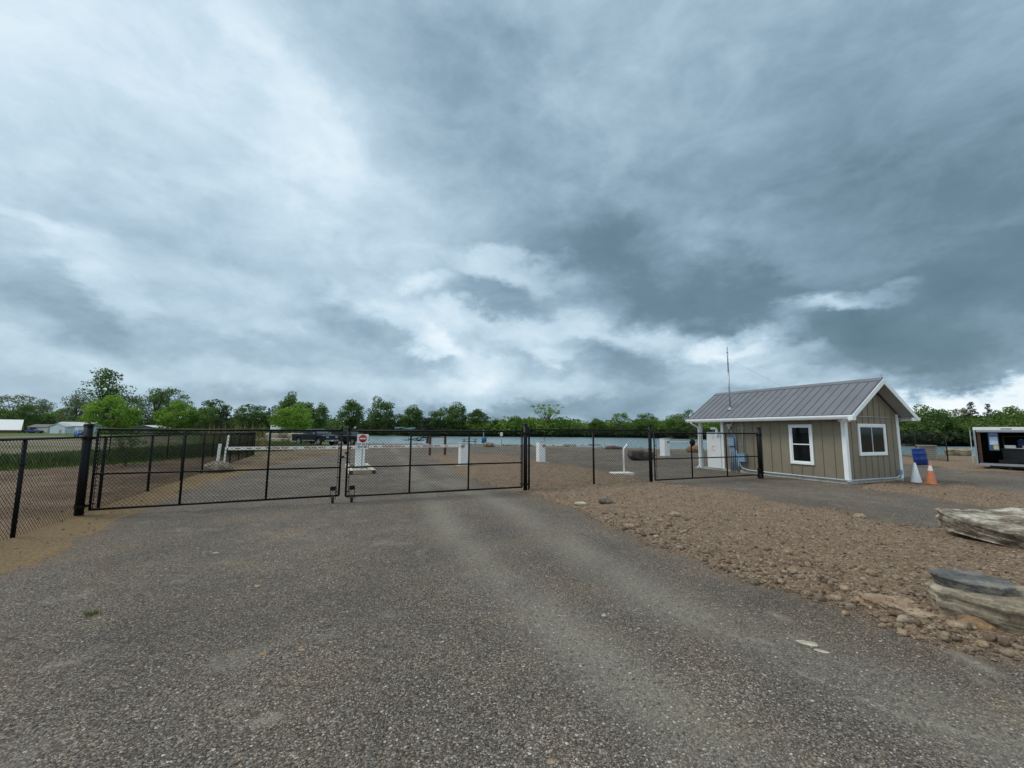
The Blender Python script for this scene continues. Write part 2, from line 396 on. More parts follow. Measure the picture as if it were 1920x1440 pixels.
def mat_soil():
    m = NT('bare_soil_and_grass'); v = m.coord()
    n1_ = m.noise(v, 3.5, 8, .68); n2_ = m.noise(v, 22, 6, .7); n3_ = m.noise(v, .5, 4, .6)
    c = m.ramp(n2_, [(.25, (.105, .066, .041)), (.5, (.190, .134, .089)), (.66, (.268, .200, .138)), (.82, (.40, .32, .23))])
    c = m.mix(1.0, c, m.ramp(n1_, [(.3, (.74, .72, .72)), (.65, (1.16, 1.15, 1.13))]), 'MULTIPLY')
    vo = m.n('ShaderNodeTexVoronoi', {'Vector': v, 'Scale': 45.0}); vc = m.n('ShaderNodeSeparateColor', {0: vo.outputs['Color']})
    sp = m.ramp(vc.outputs[0], [(.84, (0, 0, 0)), (.9, (1, 1, 1))]); c = m.mix(m.math('MULTIPLY', sp, .55), c, (.42, .36, .29))
    tan = m.attr('tan'); c = m.mix(m.attr('dark'), c, m.mix(1.0, c, (.62, .58, .55), 'MULTIPLY')); c = m.mix(tan, c, m.ramp(n2_, [(.3, (.15, .10, .05)), (.7, (.32, .225, .12))]))
    gr = m.attr('grass')
    gc = m.ramp(m.noise(v, 1.3, 6, .7), [(.3, (.035, .06, .016)), (.5, (.075, .12, .03)), (.7, (.16, .19, .07))])
    gf = m.math('MULTIPLY', gr, m.ramp(m.math('ADD', m.noise(v, .6, 7, .7), m.math('MULTIPLY', gr, .35)), [(.42, (0, 0, 0)), (.66, (1, 1, 1))]), True)
    c = m.mix(gf, c, gc)
    pav = m.attr('pale'); c = m.mix(m.math('MULTIPLY', pav, .8), c, m.ramp(n1_, [(.3, (.20, .17, .14)), (.7, (.33, .28, .24))]))
    m.set(m.b.inputs['Base Color'], c); m.b.inputs['Roughness'].default_value = .95; m.b.inputs['Specular IOR Level'].default_value = .15
    nrm = m.bump(n2_, .8, .03); nrm = m.bump(m.math('SUBTRACT', 1.0, vo.outputs['Distance']), .6, .012, nrm)
    m.set(m.b.inputs['Normal'], nrm); return m.m
MT['soil'] = mat_soil()
def mat_leaf():
    m = NT('foliage'); oi = m.n('ShaderNodeObjectInfo'); t = m.attr('tint')
    c = m.mix(1.0, oi.outputs['Color'], m.ramp(t, [(0, (.55, .60, .55)), (.5, (1, 1, 1)), (1, (1.55, 1.45, 1.2))]), 'MULTIPLY')
    m.set(m.b.inputs['Base Color'], c); m.b.inputs['Roughness'].default_value = .7; m.b.inputs['Specular IOR Level'].default_value = .25
    tr = m.n('ShaderNodeBsdfTranslucent', {'Color': c}); mx_ = m.n('ShaderNodeMixShader', {0: .3})
    m.set(mx_.inputs[1], m.b.outputs[0]); m.set(mx_.inputs[2], tr.outputs[0]); m.set(m.t.nodes['Material Output'].inputs[0], mx_.outputs[0]); return m.m
MT['leaf'] = mat_leaf()
MT['bark'] = simple('bark', (.085, .07, .055), .9, 0, .3, 8, .5, 20)
def mat_rock(name, pts, strata=1.0, sc=2.5):
    m = NT(name); v = m.coord((1, 1.6, 1.5)); n = m.noise(v, sc, 9, .68); n2_ = m.noise(m.coord(), sc * 7, 6, .7)
    c = m.ramp(n, pts); c = m.mix(1.0, c, m.ramp(n2_, [(.3, (.62, .62, .62)), (.7, (1.25, 1.23, 1.2))]), 'MULTIPLY')
    m.set(m.b.inputs['Base Color'], c); m.b.inputs['Roughness'].default_value = .9; m.b.inputs['Specular IOR Level'].default_value = .25
    lay = m.noise(m.coord((1.2, 1.2, 22)), 2.0, 4, .6)
    nrm = m.bump(lay, .5 * strata, .03); nrm = m.bump(n2_, .7, .02, nrm); m.set(m.b.inputs['Normal'], nrm); return m.m
MT['rock_pale'] = mat_rock('pale_limestone', [(.34, (.085, .065, .052)), (.45, (.16, .13, .10)), (.53, (.32, .28, .22)), (.64, (.55, .52, .44))])
MT['rock_blue'] = mat_rock('blue_grey_slate', [(.3, (.075, .075, .072)), (.48, (.125, .125, .12)), (.56, (.20, .195, .18)), (.68, (.27, .235, .18))])
MT['rock_grey'] = mat_rock('grey_limestone', [(.3, (.12, .095, .065)), (.46, (.21, .175, .125)), (.56, (.31, .27, .20)), (.7, (.42, .385, .30))])
MT['rock_tan'] = mat_rock('tan_stone', [(.3, (.20, .13, .08)), (.5, (.33, .24, .16)), (.7, (.43, .35, .25))])
MT['rock_rust'] = mat_rock('rusty_stone', [(.3, (.16, .09, .06)), (.5, (.30, .19, .11)), (.7, (.45, .30, .15))])
MT['rock_dark'] = mat_rock('dark_boulder', [(.3, (.05, .042, .038)), (.5, (.10, .085, .075)), (.7, (.19, .165, .145))])
MT['rock_white'] = mat_rock('pale_stone', [(.3, (.34, .30, .22)), (.6, (.50, .46, .36)), (.8, (.60, .56, .46))])
def mat_stone_chip():
    m = NT('loose_stones'); t = m.attr('tint')
    m.set(m.b.inputs['Base Color'], m.ramp(t, [(0, (.06, .054, .046)), (.5, (.17, .155, .132)), (.85, (.29, .27, .235)), (1, (.50, .47, .42))])); m.b.inputs['Roughness'].default_value = .85
    return m.m
MT['chip'] = mat_stone_chip()
def mat_clod():
    m = NT('soil_clods'); t = m.attr('tint'); n_ = m.noise(m.coord(), 60, 4)
    c = m.ramp(t, [(0, (.095, .064, .042)), (.5, (.190, .135, .090)), (.92, (.265, .202, .142)), (1, (.36, .30, .23))])
    c = m.mix(1.0, c, m.ramp(n_, [(.3, (.75, .75, .75)), (.7, (1.2, 1.2, 1.2))]), 'MULTIPLY')
    m.set(m.b.inputs['Base Color'], c); m.b.inputs['Roughness'].default_value = .95; m.set(m.b.inputs['Normal'], m.bump(n_, .5, .01)); return m.m
MT['clod'] = mat_clod()
def mat_siding():
    m = NT('board_siding'); v = m.coord(); n_ = m.noise(v, 2, 5); n2_ = m.noise(m.coord((30, 30, 1)), 3, 4)
    c = m.ramp(n_, [(.3, (.212, .184, .132)), (.7, (.255, .223, .163))]); c = m.mix(1.0, c, m.ramp(n2_, [(.3, (.93, .93, .93)), (.7, (1.05, 1.05, 1.05))]), 'MULTIPLY')
    sp = m.n('ShaderNodeSeparateXYZ', {0: v}).outputs[2]
    f = m.math('MULTIPLY', m.math('SUBTRACT', .75, sp, True), m.noise(v, 5, 7, .75), True); c = m.mix(f, c, (.17, .125, .085))
    m.set(m.b.inputs['Base Color'], c); m.b.inputs['Roughness'].default_value = .7; m.set(m.b.inputs['Normal'], m.bump(n2_, .15, .004)); return m.m
MT['siding'] = mat_siding()
MT['roof'] = simple('grey_steel_roof', (.155, .158, .175), .48, .1, .10, 1.5)
MT['soffit'] = simple('soffit', (.42, .44, .44), .6)
def mat_water():
    m = NT('lake_water'); v = m.coord((1, 2.2, 1)); m.b.inputs['Base Color'].default_value = (.22, .31, .34, 1)
    m.b.inputs['Roughness'].default_value = .22; m.b.inputs['IOR'].default_value = 1.33
    h = m.math('ADD', m.noise(v, 1.6, 4, .6), m.math('MULTIPLY', m.noise(v, .35, 3), 1.5)); m.set(m.b.inputs['Normal'], m.bump(h, .5, .25)); return m.m
MT['water'] = mat_water()

# ------------------------------------------------------------------ terrain
GRAV = [g(*p) for p in [(-900,1440),(-350,1180),(0,1083),(130,1030),(215,978),(270,955),(310,938),(345,922),(430,893),(520,872),(600,856),(680,843),(740,837),(850,836.5),(960,838),(1220,843),(1500,850),(1690,868),(1830,884),(1920,886),(2400,893)]] + [(70, 2), (70, -30), (-12, -30), (-11, -2)]
DIRT1 = [g(*p) for p in [(800,852),(835,849),(880,851),(940,852),(985,861),(1040,869),(1110,880),(1140,886),(1190,897),(1222,904),(1300,912),(1400,925),(1430,938),(1480,947),(1560,958),(1620,975),(1700,990),(1760,996),(1920,1004),(2400,1024),
    (2700,1560),(2300,1400),(1920,1240),(1800,1213),(1720,1190),(1640,1160),(1560,1130),(1480,1108),(1400,1092),(1300,1050),(1200,1010),(1150,990),(1090,958),(1050,945),(1000,927),(985,923),(930,914),(895,905),(860,886),(835,868)]]
DIRT2 = [g(*p) for p in [(1600,917),(1640,905),(1700,903),(1800,908),(1920,925),(2400,955),(2400,992),(1920,962),(1800,942),(1700,926)]]
GRASS = [g(*p) for p in [(-900,925),(-300,900),(0,884),(150,873),(250,873),(330,862),(410,857),(480,852),(560,842),(640,834),(700,830)]] + [(-70, 200), (-70, 900), (-1500, 900), (-1500, 20)]
FIELD = [(-26, 12), (-30, 26), (-34, 38), (-44, 60), (-75, 95), (-160, 150), (-600, 200), (-600, 20)]
LAKE = [(-21, 58), (-12, 58), (-1, 54.5), (8, 51), (15, 47.5), (25, 42), (37, 36.5), (60, 24), (120, 20), (130, 60), (100, 80), (88, 100), (74, 140), (57, 178), (25, 188), (0, 189), (-40, 187), (-70, 184), (-80, 165), (-45, 100)]
T1 = [g(*p) for p in [(735,838),(745,850),(770,880),(800,925),(830,975),(920,1075),(1050,1180),(1250,1330),(1420,1440),(1600,1600)]]
T2 = [g(*p) for p in [(800,900),(905,928),(985,965),(1100,1040),(1260,1140),(1440,1200),(1560,1250),(1700,1310),(1920,1390),(2200,1500)]]
T3 = [g(*p) for p in [(820,868),(850,900),(890,925)]]
def masks(x, y):
    wob = (fbm(x * 1.3, y * 1.3, 4, 3) - .5) * .7 + (fbm(x * 7, y * 7, 3, 8) - .5) * .22
    sg = sdf(GRAV, x, y); s1 = sdf(DIRT1, x, y); s2 = sdf(DIRT2, x, y)
    s = np.maximum(sg, -np.minimum(s1, s2))            # negative => gravel
    far = np.clip(np.hypot(x, y) / 14, .35, 1.6)
    return s + wob * far, s
def height(x, y, s=None):
    if s is None: s, _ = masks(x, y)
    r = np.hypot(x, y)
    m = 1 / (1 + np.exp(-np.clip(s, -3, 3) / .05))
    base = (fbm(x * .25, y * .25, 3, 21) - .5) * .06 * np.clip((r - 2) / 6, 0, 1)
    road = (fbm(x * 1.2, y * 1.2, 3, 31) - .5) * .02
    clod = np.clip(.55 - worley(x * 5.5, y * 5.5, 41), 0, 1) * .055 * (fbm(x * 1.1, y * 1.1, 3, 44) + .15) + np.clip(.5 - worley(x * 14, y * 14, 51), 0, 1) * .028
    dirt = .02 + .06 * np.clip(s / .8, 0, 1) + (fbm(x * 2.2, y * 2.2, 4, 61) - .45) * .09 + clod
    dirt = dirt * np.where(s2_ok(x, y), 1, .45)
    dirt = dirt * np.clip(1.25 - r / 60, .15, 1)
    h = base + road * (1 - m) + dirt * m
    lk = sdf(LAKE, x, y) + (fbm(x * .4, y * .4, 3, 71) - .5) * 1.5
    h = np.where(lk < 2.0, h - 1.9 * np.clip((2.0 - lk) / 3.0, 0, 1), h)
    nearstr = (x < -8) & (r < 60)
    return h
def s2_ok(x, y): return (x > -1.5) & (y < 30)
fine = np.linspace(R(-60), R(60), 880); rest = np.linspace(R(60), R(300), 90)[1:-1]
az = np.concatenate([fine, rest]); na = len(az)
rad = [.25]
while rad[-1] < 7000:
    r_ = rad[-1]; rad.append(r_ + max(.0052 * r_, .008) if r_ < 45 else r_ * (1.012 if r_ < 260 else 1.12)) if r_ > 1.6 else rad.append(r_ * 1.12)
rad = np.array(rad); nr = len(rad)
AZ, RD = np.meshgrid(az, rad); X = (RD * np.sin(AZ)).ravel(); Y = (RD * np.cos(AZ)).ravel()
SG, SR = masks(X, Y); Z = height(X, Y, SG)
i = np.arange(nr - 1)[:, None] * na; j = np.arange(na)[None, :]; j2 = (j + 1) % na
FQ = np.stack([i + j, i + na + j, i + na + j2, i + j2], -1).reshape(-1, 4)[:, ::-1]
# centre cap
V_ = np.stack([X, Y, Z], -1)
fs = SG[FQ].mean(1); isr = fs < 0
dust = np.maximum.reduce([np.exp(-(pdist(T1, X, Y) / .34) ** 2), .95 * np.exp(-(pdist(T2, X, Y) / .40) ** 2), .8 * np.exp(-(pdist(T3, X, Y) / .5) ** 2)]) * np.clip(fbm(X * 1.1, Y * .6, 4, 81) * 1.9 - .25, 0, 1) * .8
dust = np.maximum(dust, np.clip((fbm(X * 2.3, Y * 2.3, 5, 91) - .66) * 3.2, 0, .4))
ST = [([(1240, 1143), (1290, 1160), (1345, 1182)], .05), ([(1620, 1310), (1700, 1345), (1790, 1368), (1870, 1392)], .05), ([(1370, 1190), (1440, 1205)], .06), ([(1450, 1150), (1470, 1160)], .06), ([(1500, 1260), (1540, 1275)], .05), ([(485, 1355), (520, 1345)], .05), ([(95, 1250), (130, 1243)], .04), ([(1800, 1230), (1860, 1262)], .07)]
for ln_, wd_ in ST: dust = np.maximum(dust, .95 * np.exp(-(pdist([g(*p) for p in ln_], X, Y) / wd_) ** 2))
soil = np.exp(-np.clip(-SG, 0, 9) / .22) * .9
RD_ = np.hypot(X, Y)
gr = np.clip(-sdf(GRASS, X, Y) / .8 + .2 + (fbm(X * .8, Y * .8, 3, 14) - .5) * 2, 0, 1) * (X < 0)
fld = np.clip(-sdf(FIELD, X, Y) / 3, 0, 1)
gr = gr * (1 - .45 * fld * (RD_ < 140))
lakeedge = np.exp(-np.abs(sdf(LAKE, X, Y) - 1.5) / 1.5)
gr = np.maximum(gr, lakeedge * .55)
gr = np.maximum(gr, np.clip((RD_ - 130) / 20, 0, 1))
gr = np.maximum(gr, .35 * np.clip(1 - pdist([g(500, 862), g(560, 850), g(640, 843)], X, Y) / 2.5, 0, 1))
pale = np.clip(fld * (RD_ < 140) * (fbm(X * .08, Y * .3, 3, 15) * 2 - .5), 0, 1)
tan = np.clip(1.3 - pdist([g(0, 1070), g(120, 1000), g(210, 965), g(300, 935), g(400, 893), g(455, 880)], X, Y) / 1.0, 0, 1) * .85
def sub(name, mask, mat, attrs):
    f = FQ[mask]; u, inv = np.unique(f, return_inverse=True)
    return npmesh(name, V_[u], inv.reshape(-1, 4), mat, True, {k: v[u] for k, v in attrs.items()})
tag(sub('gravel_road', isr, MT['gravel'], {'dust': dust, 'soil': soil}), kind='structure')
tag(sub('ground', ~isr, MT['soil'], {'grass': gr, 'tan': tan, 'pale': pale, 'dark': np.clip((-7 - X) / 2, 0, 1) * np.clip(fbm(X * .35 + Y * .9, Y * .35 - X * .9, 4, 19) * 2.4 - .55, 0, 1)}), kind='structure')
wp = [(x * 1.0, y * 1.0) for x, y in LAKE]; cx_ = sum(p[0] for p in wp) / len(wp); cy_ = sum(p[1] for p in wp) / len(wp)
mb = MB(); mb.add([(x + (x - cx_) * .03, y + (y - cy_) * .03, -.8) for x, y in wp], [tuple(range(len(wp)))]); tag(mb.build('lake_water', MT['water']), kind='structure')
def hz(x, y): return float(height(np.array([float(x)]), np.array([float(y)]))[0])

def ico(sub_=4):
    import bmesh
    bm = bmesh.new(); bmesh.ops.create_icosphere(bm, subdivisions=sub_, radius=1.0)
    v = np.array([q.co[:] for q in bm.verts]); f = np.array([[q.index for q in p.verts] for p in bm.faces]); bm.free(); return v, f
ICO = {k: ico(k) for k in (2, 3, 4, 5, 6)}
# ---- loose stones on the gravel, clods on the soil
def scatter(name, n, rmin, rmax, amin, amax, cond, smin, smax, mat, seed, flat=.6, power=1.0, grp=None, grow=0.0, smooth=False):
    rg = np.random.default_rng(seed)
    r = rmin * (rmax / rmin) ** (rg.random(n) ** power); a = rg.uniform(R(amin), R(amax), n)
    x = r * np.sin(a); y = r * np.cos(a); s, _ = masks(x, y); k = cond(s, x, y, rg); x, y, s, r = x[k], y[k], s[k], r[k]; n = len(x)
    z = height(x, y, s); size = smin * (smax / smin) ** (rg.random(n) ** 2.2) * (1 + grow * r / 5)
    base = np.array([(0, 0, 1), (1, 0, .1), (.3, .95, -.1), (-.8, .6, .1), (-.8, -.6, -.05), (.3, -.95, .1), (0, 0, -1)], float)
    fc = np.array([(0, 1, 2), (0, 2, 3), (0, 3, 4), (0, 4, 5), (0, 5, 1), (6, 2, 1), (6, 3, 2), (6, 4, 3), (6, 5, 4), (6, 1, 5)])
    if smooth:
        base, fc = ICO[2]; nb = len(base); B = np.repeat(base[None], n, 0).copy(); ph = rg.uniform(0, 99, (n, 1))
        k1 = vnoise(base[None, :, 0] * 1.7 + ph, base[None, :, 1] * 1.7 + base[None, :, 2] + ph, 5) - .5; k2 = vnoise(base[None, :, 1] * 4 + ph, base[None, :, 2] * 4 + base[None, :, 0] * 2 + ph, 6) - .5
        B *= (1 + .75 * k1 + .35 * k2)[:, :, None]
    else:
        nb = 7; B = base[None] * (1 + rg.uniform(-.35, .35, (n, 7, 3))) + rg.uniform(-.15, .15, (n, 7, 3))
    B[:, :, 2] *= flat; B[:, :, 0] *= rg.uniform(.7, 1.5, (n, 1)); B *= size[:, None, None] / 2
    th = rg.uniform(0, 2 * math.pi, n); c, sn = np.cos(th)[:, None], np.sin(th)[:, None]
    P = np.stack([B[:, :, 0] * c - B[:, :, 1] * sn + x[:, None], B[:, :, 0] * sn + B[:, :, 1] * c + y[:, None], B[:, :, 2] + (z + size * flat * .22)[:, None]], -1)
    FF = (fc[None] + (np.arange(n) * nb)[:, None, None]).reshape(-1, 3)
    t = np.repeat(rg.random(n), nb)
    return tag(npmesh(name, P.reshape(-1, 3), FF, mat, smooth, {'tint': t}), kind='stuff')
o = scatter('loose_gravel', 90000, 1.55, 14, -56, 56, lambda s, x, y, q: s < -.02, .006, .021, MT['chip'], 1, .6, 1.15)
tag(o, 'small loose grey stone chips lying on the gravel drive', 'gravel')
o = scatter('soil_clods', 130000, 3.2, 30, -62, 60, lambda s, x, y, q: (s > -.10) & (q.random(len(s)) < np.where(x > -1.5, np.clip(.40 + np.exp(-np.abs(s) / .4), 0, 1), .07)) & (y < 24), .010, .042, MT['clod'], 2, .85, 1.0, None, .08)
tag(o, 'brown crumbly lumps of soil and small stones on the bare earth beside the drive', 'soil lumps')

o = scatter('soil_lumps', 7500, 3.0, 9.5, 12, 58, lambda s, x, y, q: (s > -.04) & (q.random(len(s)) < np.exp(-np.clip(s, 0, 9) / .35)), .022, .10, MT['clod'], 12, .8, 1.0, smooth=True)
tag(o, 'fist-sized brown earth lumps heaped along the right edge of the drive', 'soil lumps')
# ------------------------------------------------------------------ rocks
def rock(name, label, mat, loc, size, rot=(0, 0, 0), seed=0, square=.35, rough=.12, strata=0, lvl=4, cat='rock', group=None):
    v, f = ICO[lvl]; v = v.copy(); pw = 2 + 5 * (1 - square) if square < .62 else 2.3
    rr = (np.abs(v) ** pw).sum(1) ** (-1 / pw); P = v * rr[:, None]
    s = np.array(size) / 2
    if strata: P[:, 2] = np.sign(P[:, 2]) * np.abs(P[:, 2]) ** .8
    th = np.arctan2(P[:, 1], P[:, 0]); cx, cy = np.cos(th), np.sin(th)
    out = (fbm(cx * 1.6 + seed, cy * 1.6 + 7, 4, seed + 2) - .5) * 2.6 * rough + (fbm(cx * 6 + seed, cy * 6 + 7, 3, seed + 4) - .5) * 1.1 * rough
    S = P * s
    b = fbm3(S * 3.2 / max(.35, s.max()) + seed, 4, seed + 7) - .5; c = fbm3(S * 11 / max(.35, s.max()) + seed, 4, seed + 9) - .5
    P = P * (1 + .9 * rough * b * 2 + .55 * rough * c * 2)[:, None]
    P[:, :2] *= (1 + out)[:, None]
    if strata:
        zz_ = P[:, 2] * 2.2 + .35 * fbm(P[:, 0] * 2 + seed, P[:, 1] * 2, 3, seed); ly = np.floor(zz_)
        off = (_h(ly, ly * 0 + seed, seed) - .5) * strata * 1.4
        P[:, :2] *= (1 + off)[:, None]; P[:, :2] *= (1 - .13 * (P[:, 2:3] < -.1) * np.abs(P[:, 2:3]))
    P = P * s
    P[:, 2] += (fbm(P[:, 0] / s[0] * 1.5 + seed, P[:, 1] / s[1] * 1.5, 4, seed + 3) - .5) * s[2] * .7
    o = npmesh(name, P, f, mat, False if strata else lvl >= 4)
    o.location = loc; o.rotation_euler = [R(x) for x in rot]
    return tag(o, label, cat, group)
RK = 'rock'
def slab(name, label, mat, loc, size, rot, seed, corners, under=.1, relief=.18, chip=.05):
    nt_, a = 220, np.linspace(0, 2 * math.pi, 221)[:-1]
    ca = np.array([c[0] for c in corners]) * math.pi / 180; cr_ = np.array([c[1] for c in corners])
    px_, py_ = cr_ * np.cos(ca), cr_ * np.sin(ca); rad_ = np.zeros(nt_)
    for k, th in enumerate(a):
        d = np.array([math.cos(th), math.sin(th)])
        for q in range(len(ca)):
            p, e = np.array([px_[q], py_[q]]), np.array([px_[(q + 1) % len(ca)] - px_[q], py_[(q + 1) % len(ca)] - py_[q]])
            den = d[0] * e[1] - d[1] * e[0]
            if abs(den) < 1e-9: continue
            t = (p[0] * e[1] - p[1] * e[0]) / den; u = (p[0] * d[1] - p[1] * d[0]) / den
            if t > 0 and -1e-6 <= u <= 1 + 1e-6: rad_[k] = max(rad_[k], t)
    cx, cy = np.cos(a), np.sin(a); sx, sy, sz = size[0] / 2, size[1] / 2, size[2]
    prof = [(k / 34, 1.0) for k in range(1, 34)] + [(1.0, 1 - k / 16) for k in range(0, 17)] + [((1 - k / 6) , 0.0) for k in range(1, 6)]
    V_ = []; 
    for (f, h) in prof:
        x = cx * rad_ * f; y = cy * rad_ * f
        side = f >= .999
        off = (fbm(cx * 5 + seed, cy * 5, 4, seed) - .5) * 3.2 * chip * (f > .9)
        if side or h < 1:
            lay = np.floor(h * 5 + 1.5 * fbm(cx * 2 + seed, cy * 2 + 3, 3, seed + 1)); off = off + (_h(lay, np.floor(a * 2.2 + lay), seed) - .5) * chip * 1.6 + (fbm(a * 9 + h * 3, np.full(nt_, h * 7.0) + seed, 4, seed + 2) - .5) * chip * 1.8
            off = off - under * (1 - h) * (1 + .8 * np.sin(a * 2 + seed))
        rr_ = 1 + off
        if 1 > f > .9 and h == 1: rr_ = 1 + off * (f - .9) / .1
        X_, Y_ = x * rr_ * sx, y * rr_ * sy
        rel = fbm(X_ * 1.9 / size[1] + seed, Y_ * 1.9 / size[1], 5, seed + 5); ter = np.floor(rel * 6 + .35 * rel) / 6 * .55 + rel * .45
        z = sz * (h - .5) + (ter - .5) * relief * sz * 2 * (h if side else 1) + (fbm(X_ * 16, Y_ * 16, 3, seed + 8) - .5) * .012 - (.10 * sz if (side and h > .93) else 0)
        V_.append(np.stack([X_, Y_, z], -1))
    V_ = np.concatenate(V_); nr_ = len(prof); F_ = []
    c0 = len(V_); V_ = np.vstack([V_, [[0, 0, V_[:nt_, 2].mean()]], [[0, 0, V_[-nt_:, 2].mean()]]])
    ii = np.arange(nr_ - 1)[:, None] * nt_; jj = np.arange(nt_)[None]; j2 = (jj + 1) % nt_
    q = np.stack([ii + jj, ii + nt_ + jj, ii + nt_ + j2, ii + j2], -1).reshape(-1, 4)
    T_ = np.concatenate([q[:, [0, 1, 2]], q[:, [0, 2, 3]], np.stack([np.full(nt_, c0), np.arange(nt_), (np.arange(nt_) + 1) % nt_], -1),
                         np.stack([np.full(nt_, c0 + 1), (nr_ - 1) * nt_ + (np.arange(nt_) + 1) % nt_, (nr_ - 1) * nt_ + np.arange(nt_)], -1)])
    o = npmesh(name, V_, T_, mat, False); o.location = loc; o.rotation_euler = [R(x) for x in rot]
    return tag(o, label, 'slab')
slab('stone_slab', 'long pale flat stone slab resting tilted on the soil beside the side lane', MT['rock_pale'], (8.38, 6.55, .27), (2.75, 1.75, .28), (8, 4, -35), 11,
     [(0, 1.05), (35, .98), (70, .9), (105, 1.0), (140, .92), (168, 1.04), (188, .98), (215, .88), (250, 1.02), (290, .9), (325, 1.0)], .11, .34, .016)
slab('stone_slab', 'weathered grey-tan lower slab lying under the bluish slab at the right edge', MT['rock_grey'], (5.12, 3.84, .14), (2.2, .84, .31), (4, 1, -27), 5,
     [(0, 1.0), (50, .95), (90, .9), (130, 1.0), (160, 1.08), (176, 1.0), (195, 1.02), (235, .92), (280, .95), (320, 1.0)], .04, .16, .018)
slab('stone_slab', 'thin bluish grey slab lying on top of the weathered lower slab', MT['rock_blue'], (4.47, 4.27, .36), (.60, .38, .11), (11, 4, -20), 8,
     [(0, 1.0), (28, 1.02), (75, .86), (120, .92), (158, 1.05), (178, 1.12), (200, .95), (250, .88), (300, .92), (335, 1.0)], .10, .10, .03)
slab('flat_rock', 'flat tan rock half sunk in soil left of the stacked slabs', MT['rock_tan'], (3.92, 4.42, .05), (.74, .42, .13), (3, 5, -25), 3, [(0, 1.05), (40, .85), (80, .95), (125, .9), (165, 1.02), (200, .9), (240, .8), (285, .98), (320, .85)], -.06, .35, .05)['category'] = 'rock'
rock('rust_rock', 'small rusty brown rock wedged below the weathered lower slab', MT['rock_rust'], (4.24, 4.06, .04), (.26, .18, .16), (10, 0, -30), 4, .7, .28, .05, 4, RK)
rock('ochre_rock', 'ochre lumpy rock at the road edge below the stacked slabs', MT['rock_rust'], (4.50, 3.70, .02), (.36, .24, .15), (0, 0, 20), 14, .7, .30, .05, 4, RK)
def grock(px, py, wpx, hk, mat, label, seed, name='rock', z=0, dep=.7, group=None, rotz=0):
    x, y = g(px, py, 0); m = y / F; wd = wpx * m; x2, y2 = g(px, py)
    return rock(name, label, mat, (x, y + wd * dep / 2, hz(x, y) + wd * hk * .28), (wd, wd * dep, wd * hk), (0, 0, rotz), seed, .7, .14, 0, 4, RK, group)
grock(1522, 1212, 34, .08, MT['rock_white'], 'pale cream flat stone bedded in the drive, the larger of two', 21, 'bedded_stone', dep=.6, rotz=-30)
grock(1545, 1224, 22, .08, MT['rock_white'], 'small pale stone bedded in the drive, the smaller of two', 22, 'bedded_stone', dep=.5, rotz=-30)
grock(1090, 952, 24, .3, MT['rock_white'], 'pale flat stone on the soil edge nearest the gate', 23, 'field_stone', dep=.5)
grock(1182, 998, 20, .5, MT['rock_tan'], 'rounded tan stone at the soil edge beside the drive', 24, 'field_stone')
grock(1238, 990, 14, .5, MT['rock_tan'], 'small tan stone on the soil right of the rounded stone', 25, 'field_stone')
grock(1268, 978, 20, .5, MT['rock_tan'], 'brownish clod-like stone in the middle of the soil verge', 26, 'field_stone')
grock(1138, 952, 26, .35, MT['rock_dark'], 'dark clump of earth on the soil near the pale flat stone', 27, 'earth_clump')
grock(1618, 975, 22, .5, MT['rock_tan'], 'tan stone at the edge of the side lane', 28, 'field_stone')
grock(402, 1038, 13, .2, MT['rock_white'], 'thin white stone chip on the drive near the left gate leaf', 90, 'drive_stone', dep=.3, rotz=20)
grock(480, 1101, 12, .25, MT['rock_tan'], 'pinkish stone on the drive in the left foreground', 91, 'drive_stone')
grock(490, 1229, 15, .2, MT['rock_rust'], 'flat reddish stone pressed into the drive in the left foreground', 92, 'drive_stone', dep=.5)
grock(564, 1221, 14, .2, MT['rock_tan'], 'flat tan stone pressed into the drive right of the reddish one', 93, 'drive_stone', dep=.5)
grock(1034, 1433, 16, .25, MT['rock_tan'], 'tan stone on the drive at the bottom edge of the view', 94, 'drive_stone')
grock(1133, 1156, 9, .4, MT['rock_white'], 'small round pale stone in the middle of the drive', 95, 'drive_stone')
cl = [(1490,1085,18),(1505,1096,14),(1520,1078,15),(1470,1070,12),(1482,1052,16),(1540,1068,12),(1452,1075,13),(1468,1100,15),(1590,1120,18),(1572,1132,20),(1606,1140,14),(1560,1110,12),(1640,1096,18),(1500,1066,10),(1440,1088,11),(1660,1180,14),(1590,1155,14),(1700,1195,17),(1805,1195,26),(1850,1222,20),(1780,1205,18),(1688,1105,15),(1718,1098,13),(1620,1085,12)]
for i_, (a_, b_, c_) in enumerate(cl):
    grock(a_, b_, c_, .6, MT['rock_tan'], 'fist-sized tan stone among the rubble on the soil verge by the drive', 40 + i_, 'rubble_stone', rotz=i_ * 37, group='rubble stones along the drive edge')
rock('boulder', 'dark long boulder in the gravel lot behind the black fence', MT['rock_dark'], (8.25, 27.2, .28), (1.55, .9, .62), (0, 6, 10), 61, .5, .14, .05, 5, 'boulder')
rock('boulder', 'brown hollowed boulder beyond the hut porch', MT['rock_rust'], (16.2, 37.6, .3), (1.4, 1.0, .8), (0, 0, 0), 62, .8, .25, 0, 4, 'boulder')
rock('boulder', 'grey rounded rock beside the blue bin at the lake edge', MT['rock_grey'], (-2.55, 47.5, .2), (1.2, .9, .65), (0, 0, 0), 63, .9, .2, 0, 4, 'boulder')
rock('boulder', 'wide flat-topped grey rock at the lake edge left of the trailer', MT['rock_grey'], (36.6, 34.9, .26), (1.55, 1.2, .66), (0, 0, -50), 64, .4, .12, .04, 4, 'boulder')
rock('boulder', 'low dark rock at the lake edge right of the barrier arm', MT['rock_dark'], (10.6, 44.3, .1), (1.7, 1, .45), (0, 0, 0), 65, .8, .2, 0, 4, 'boulder')
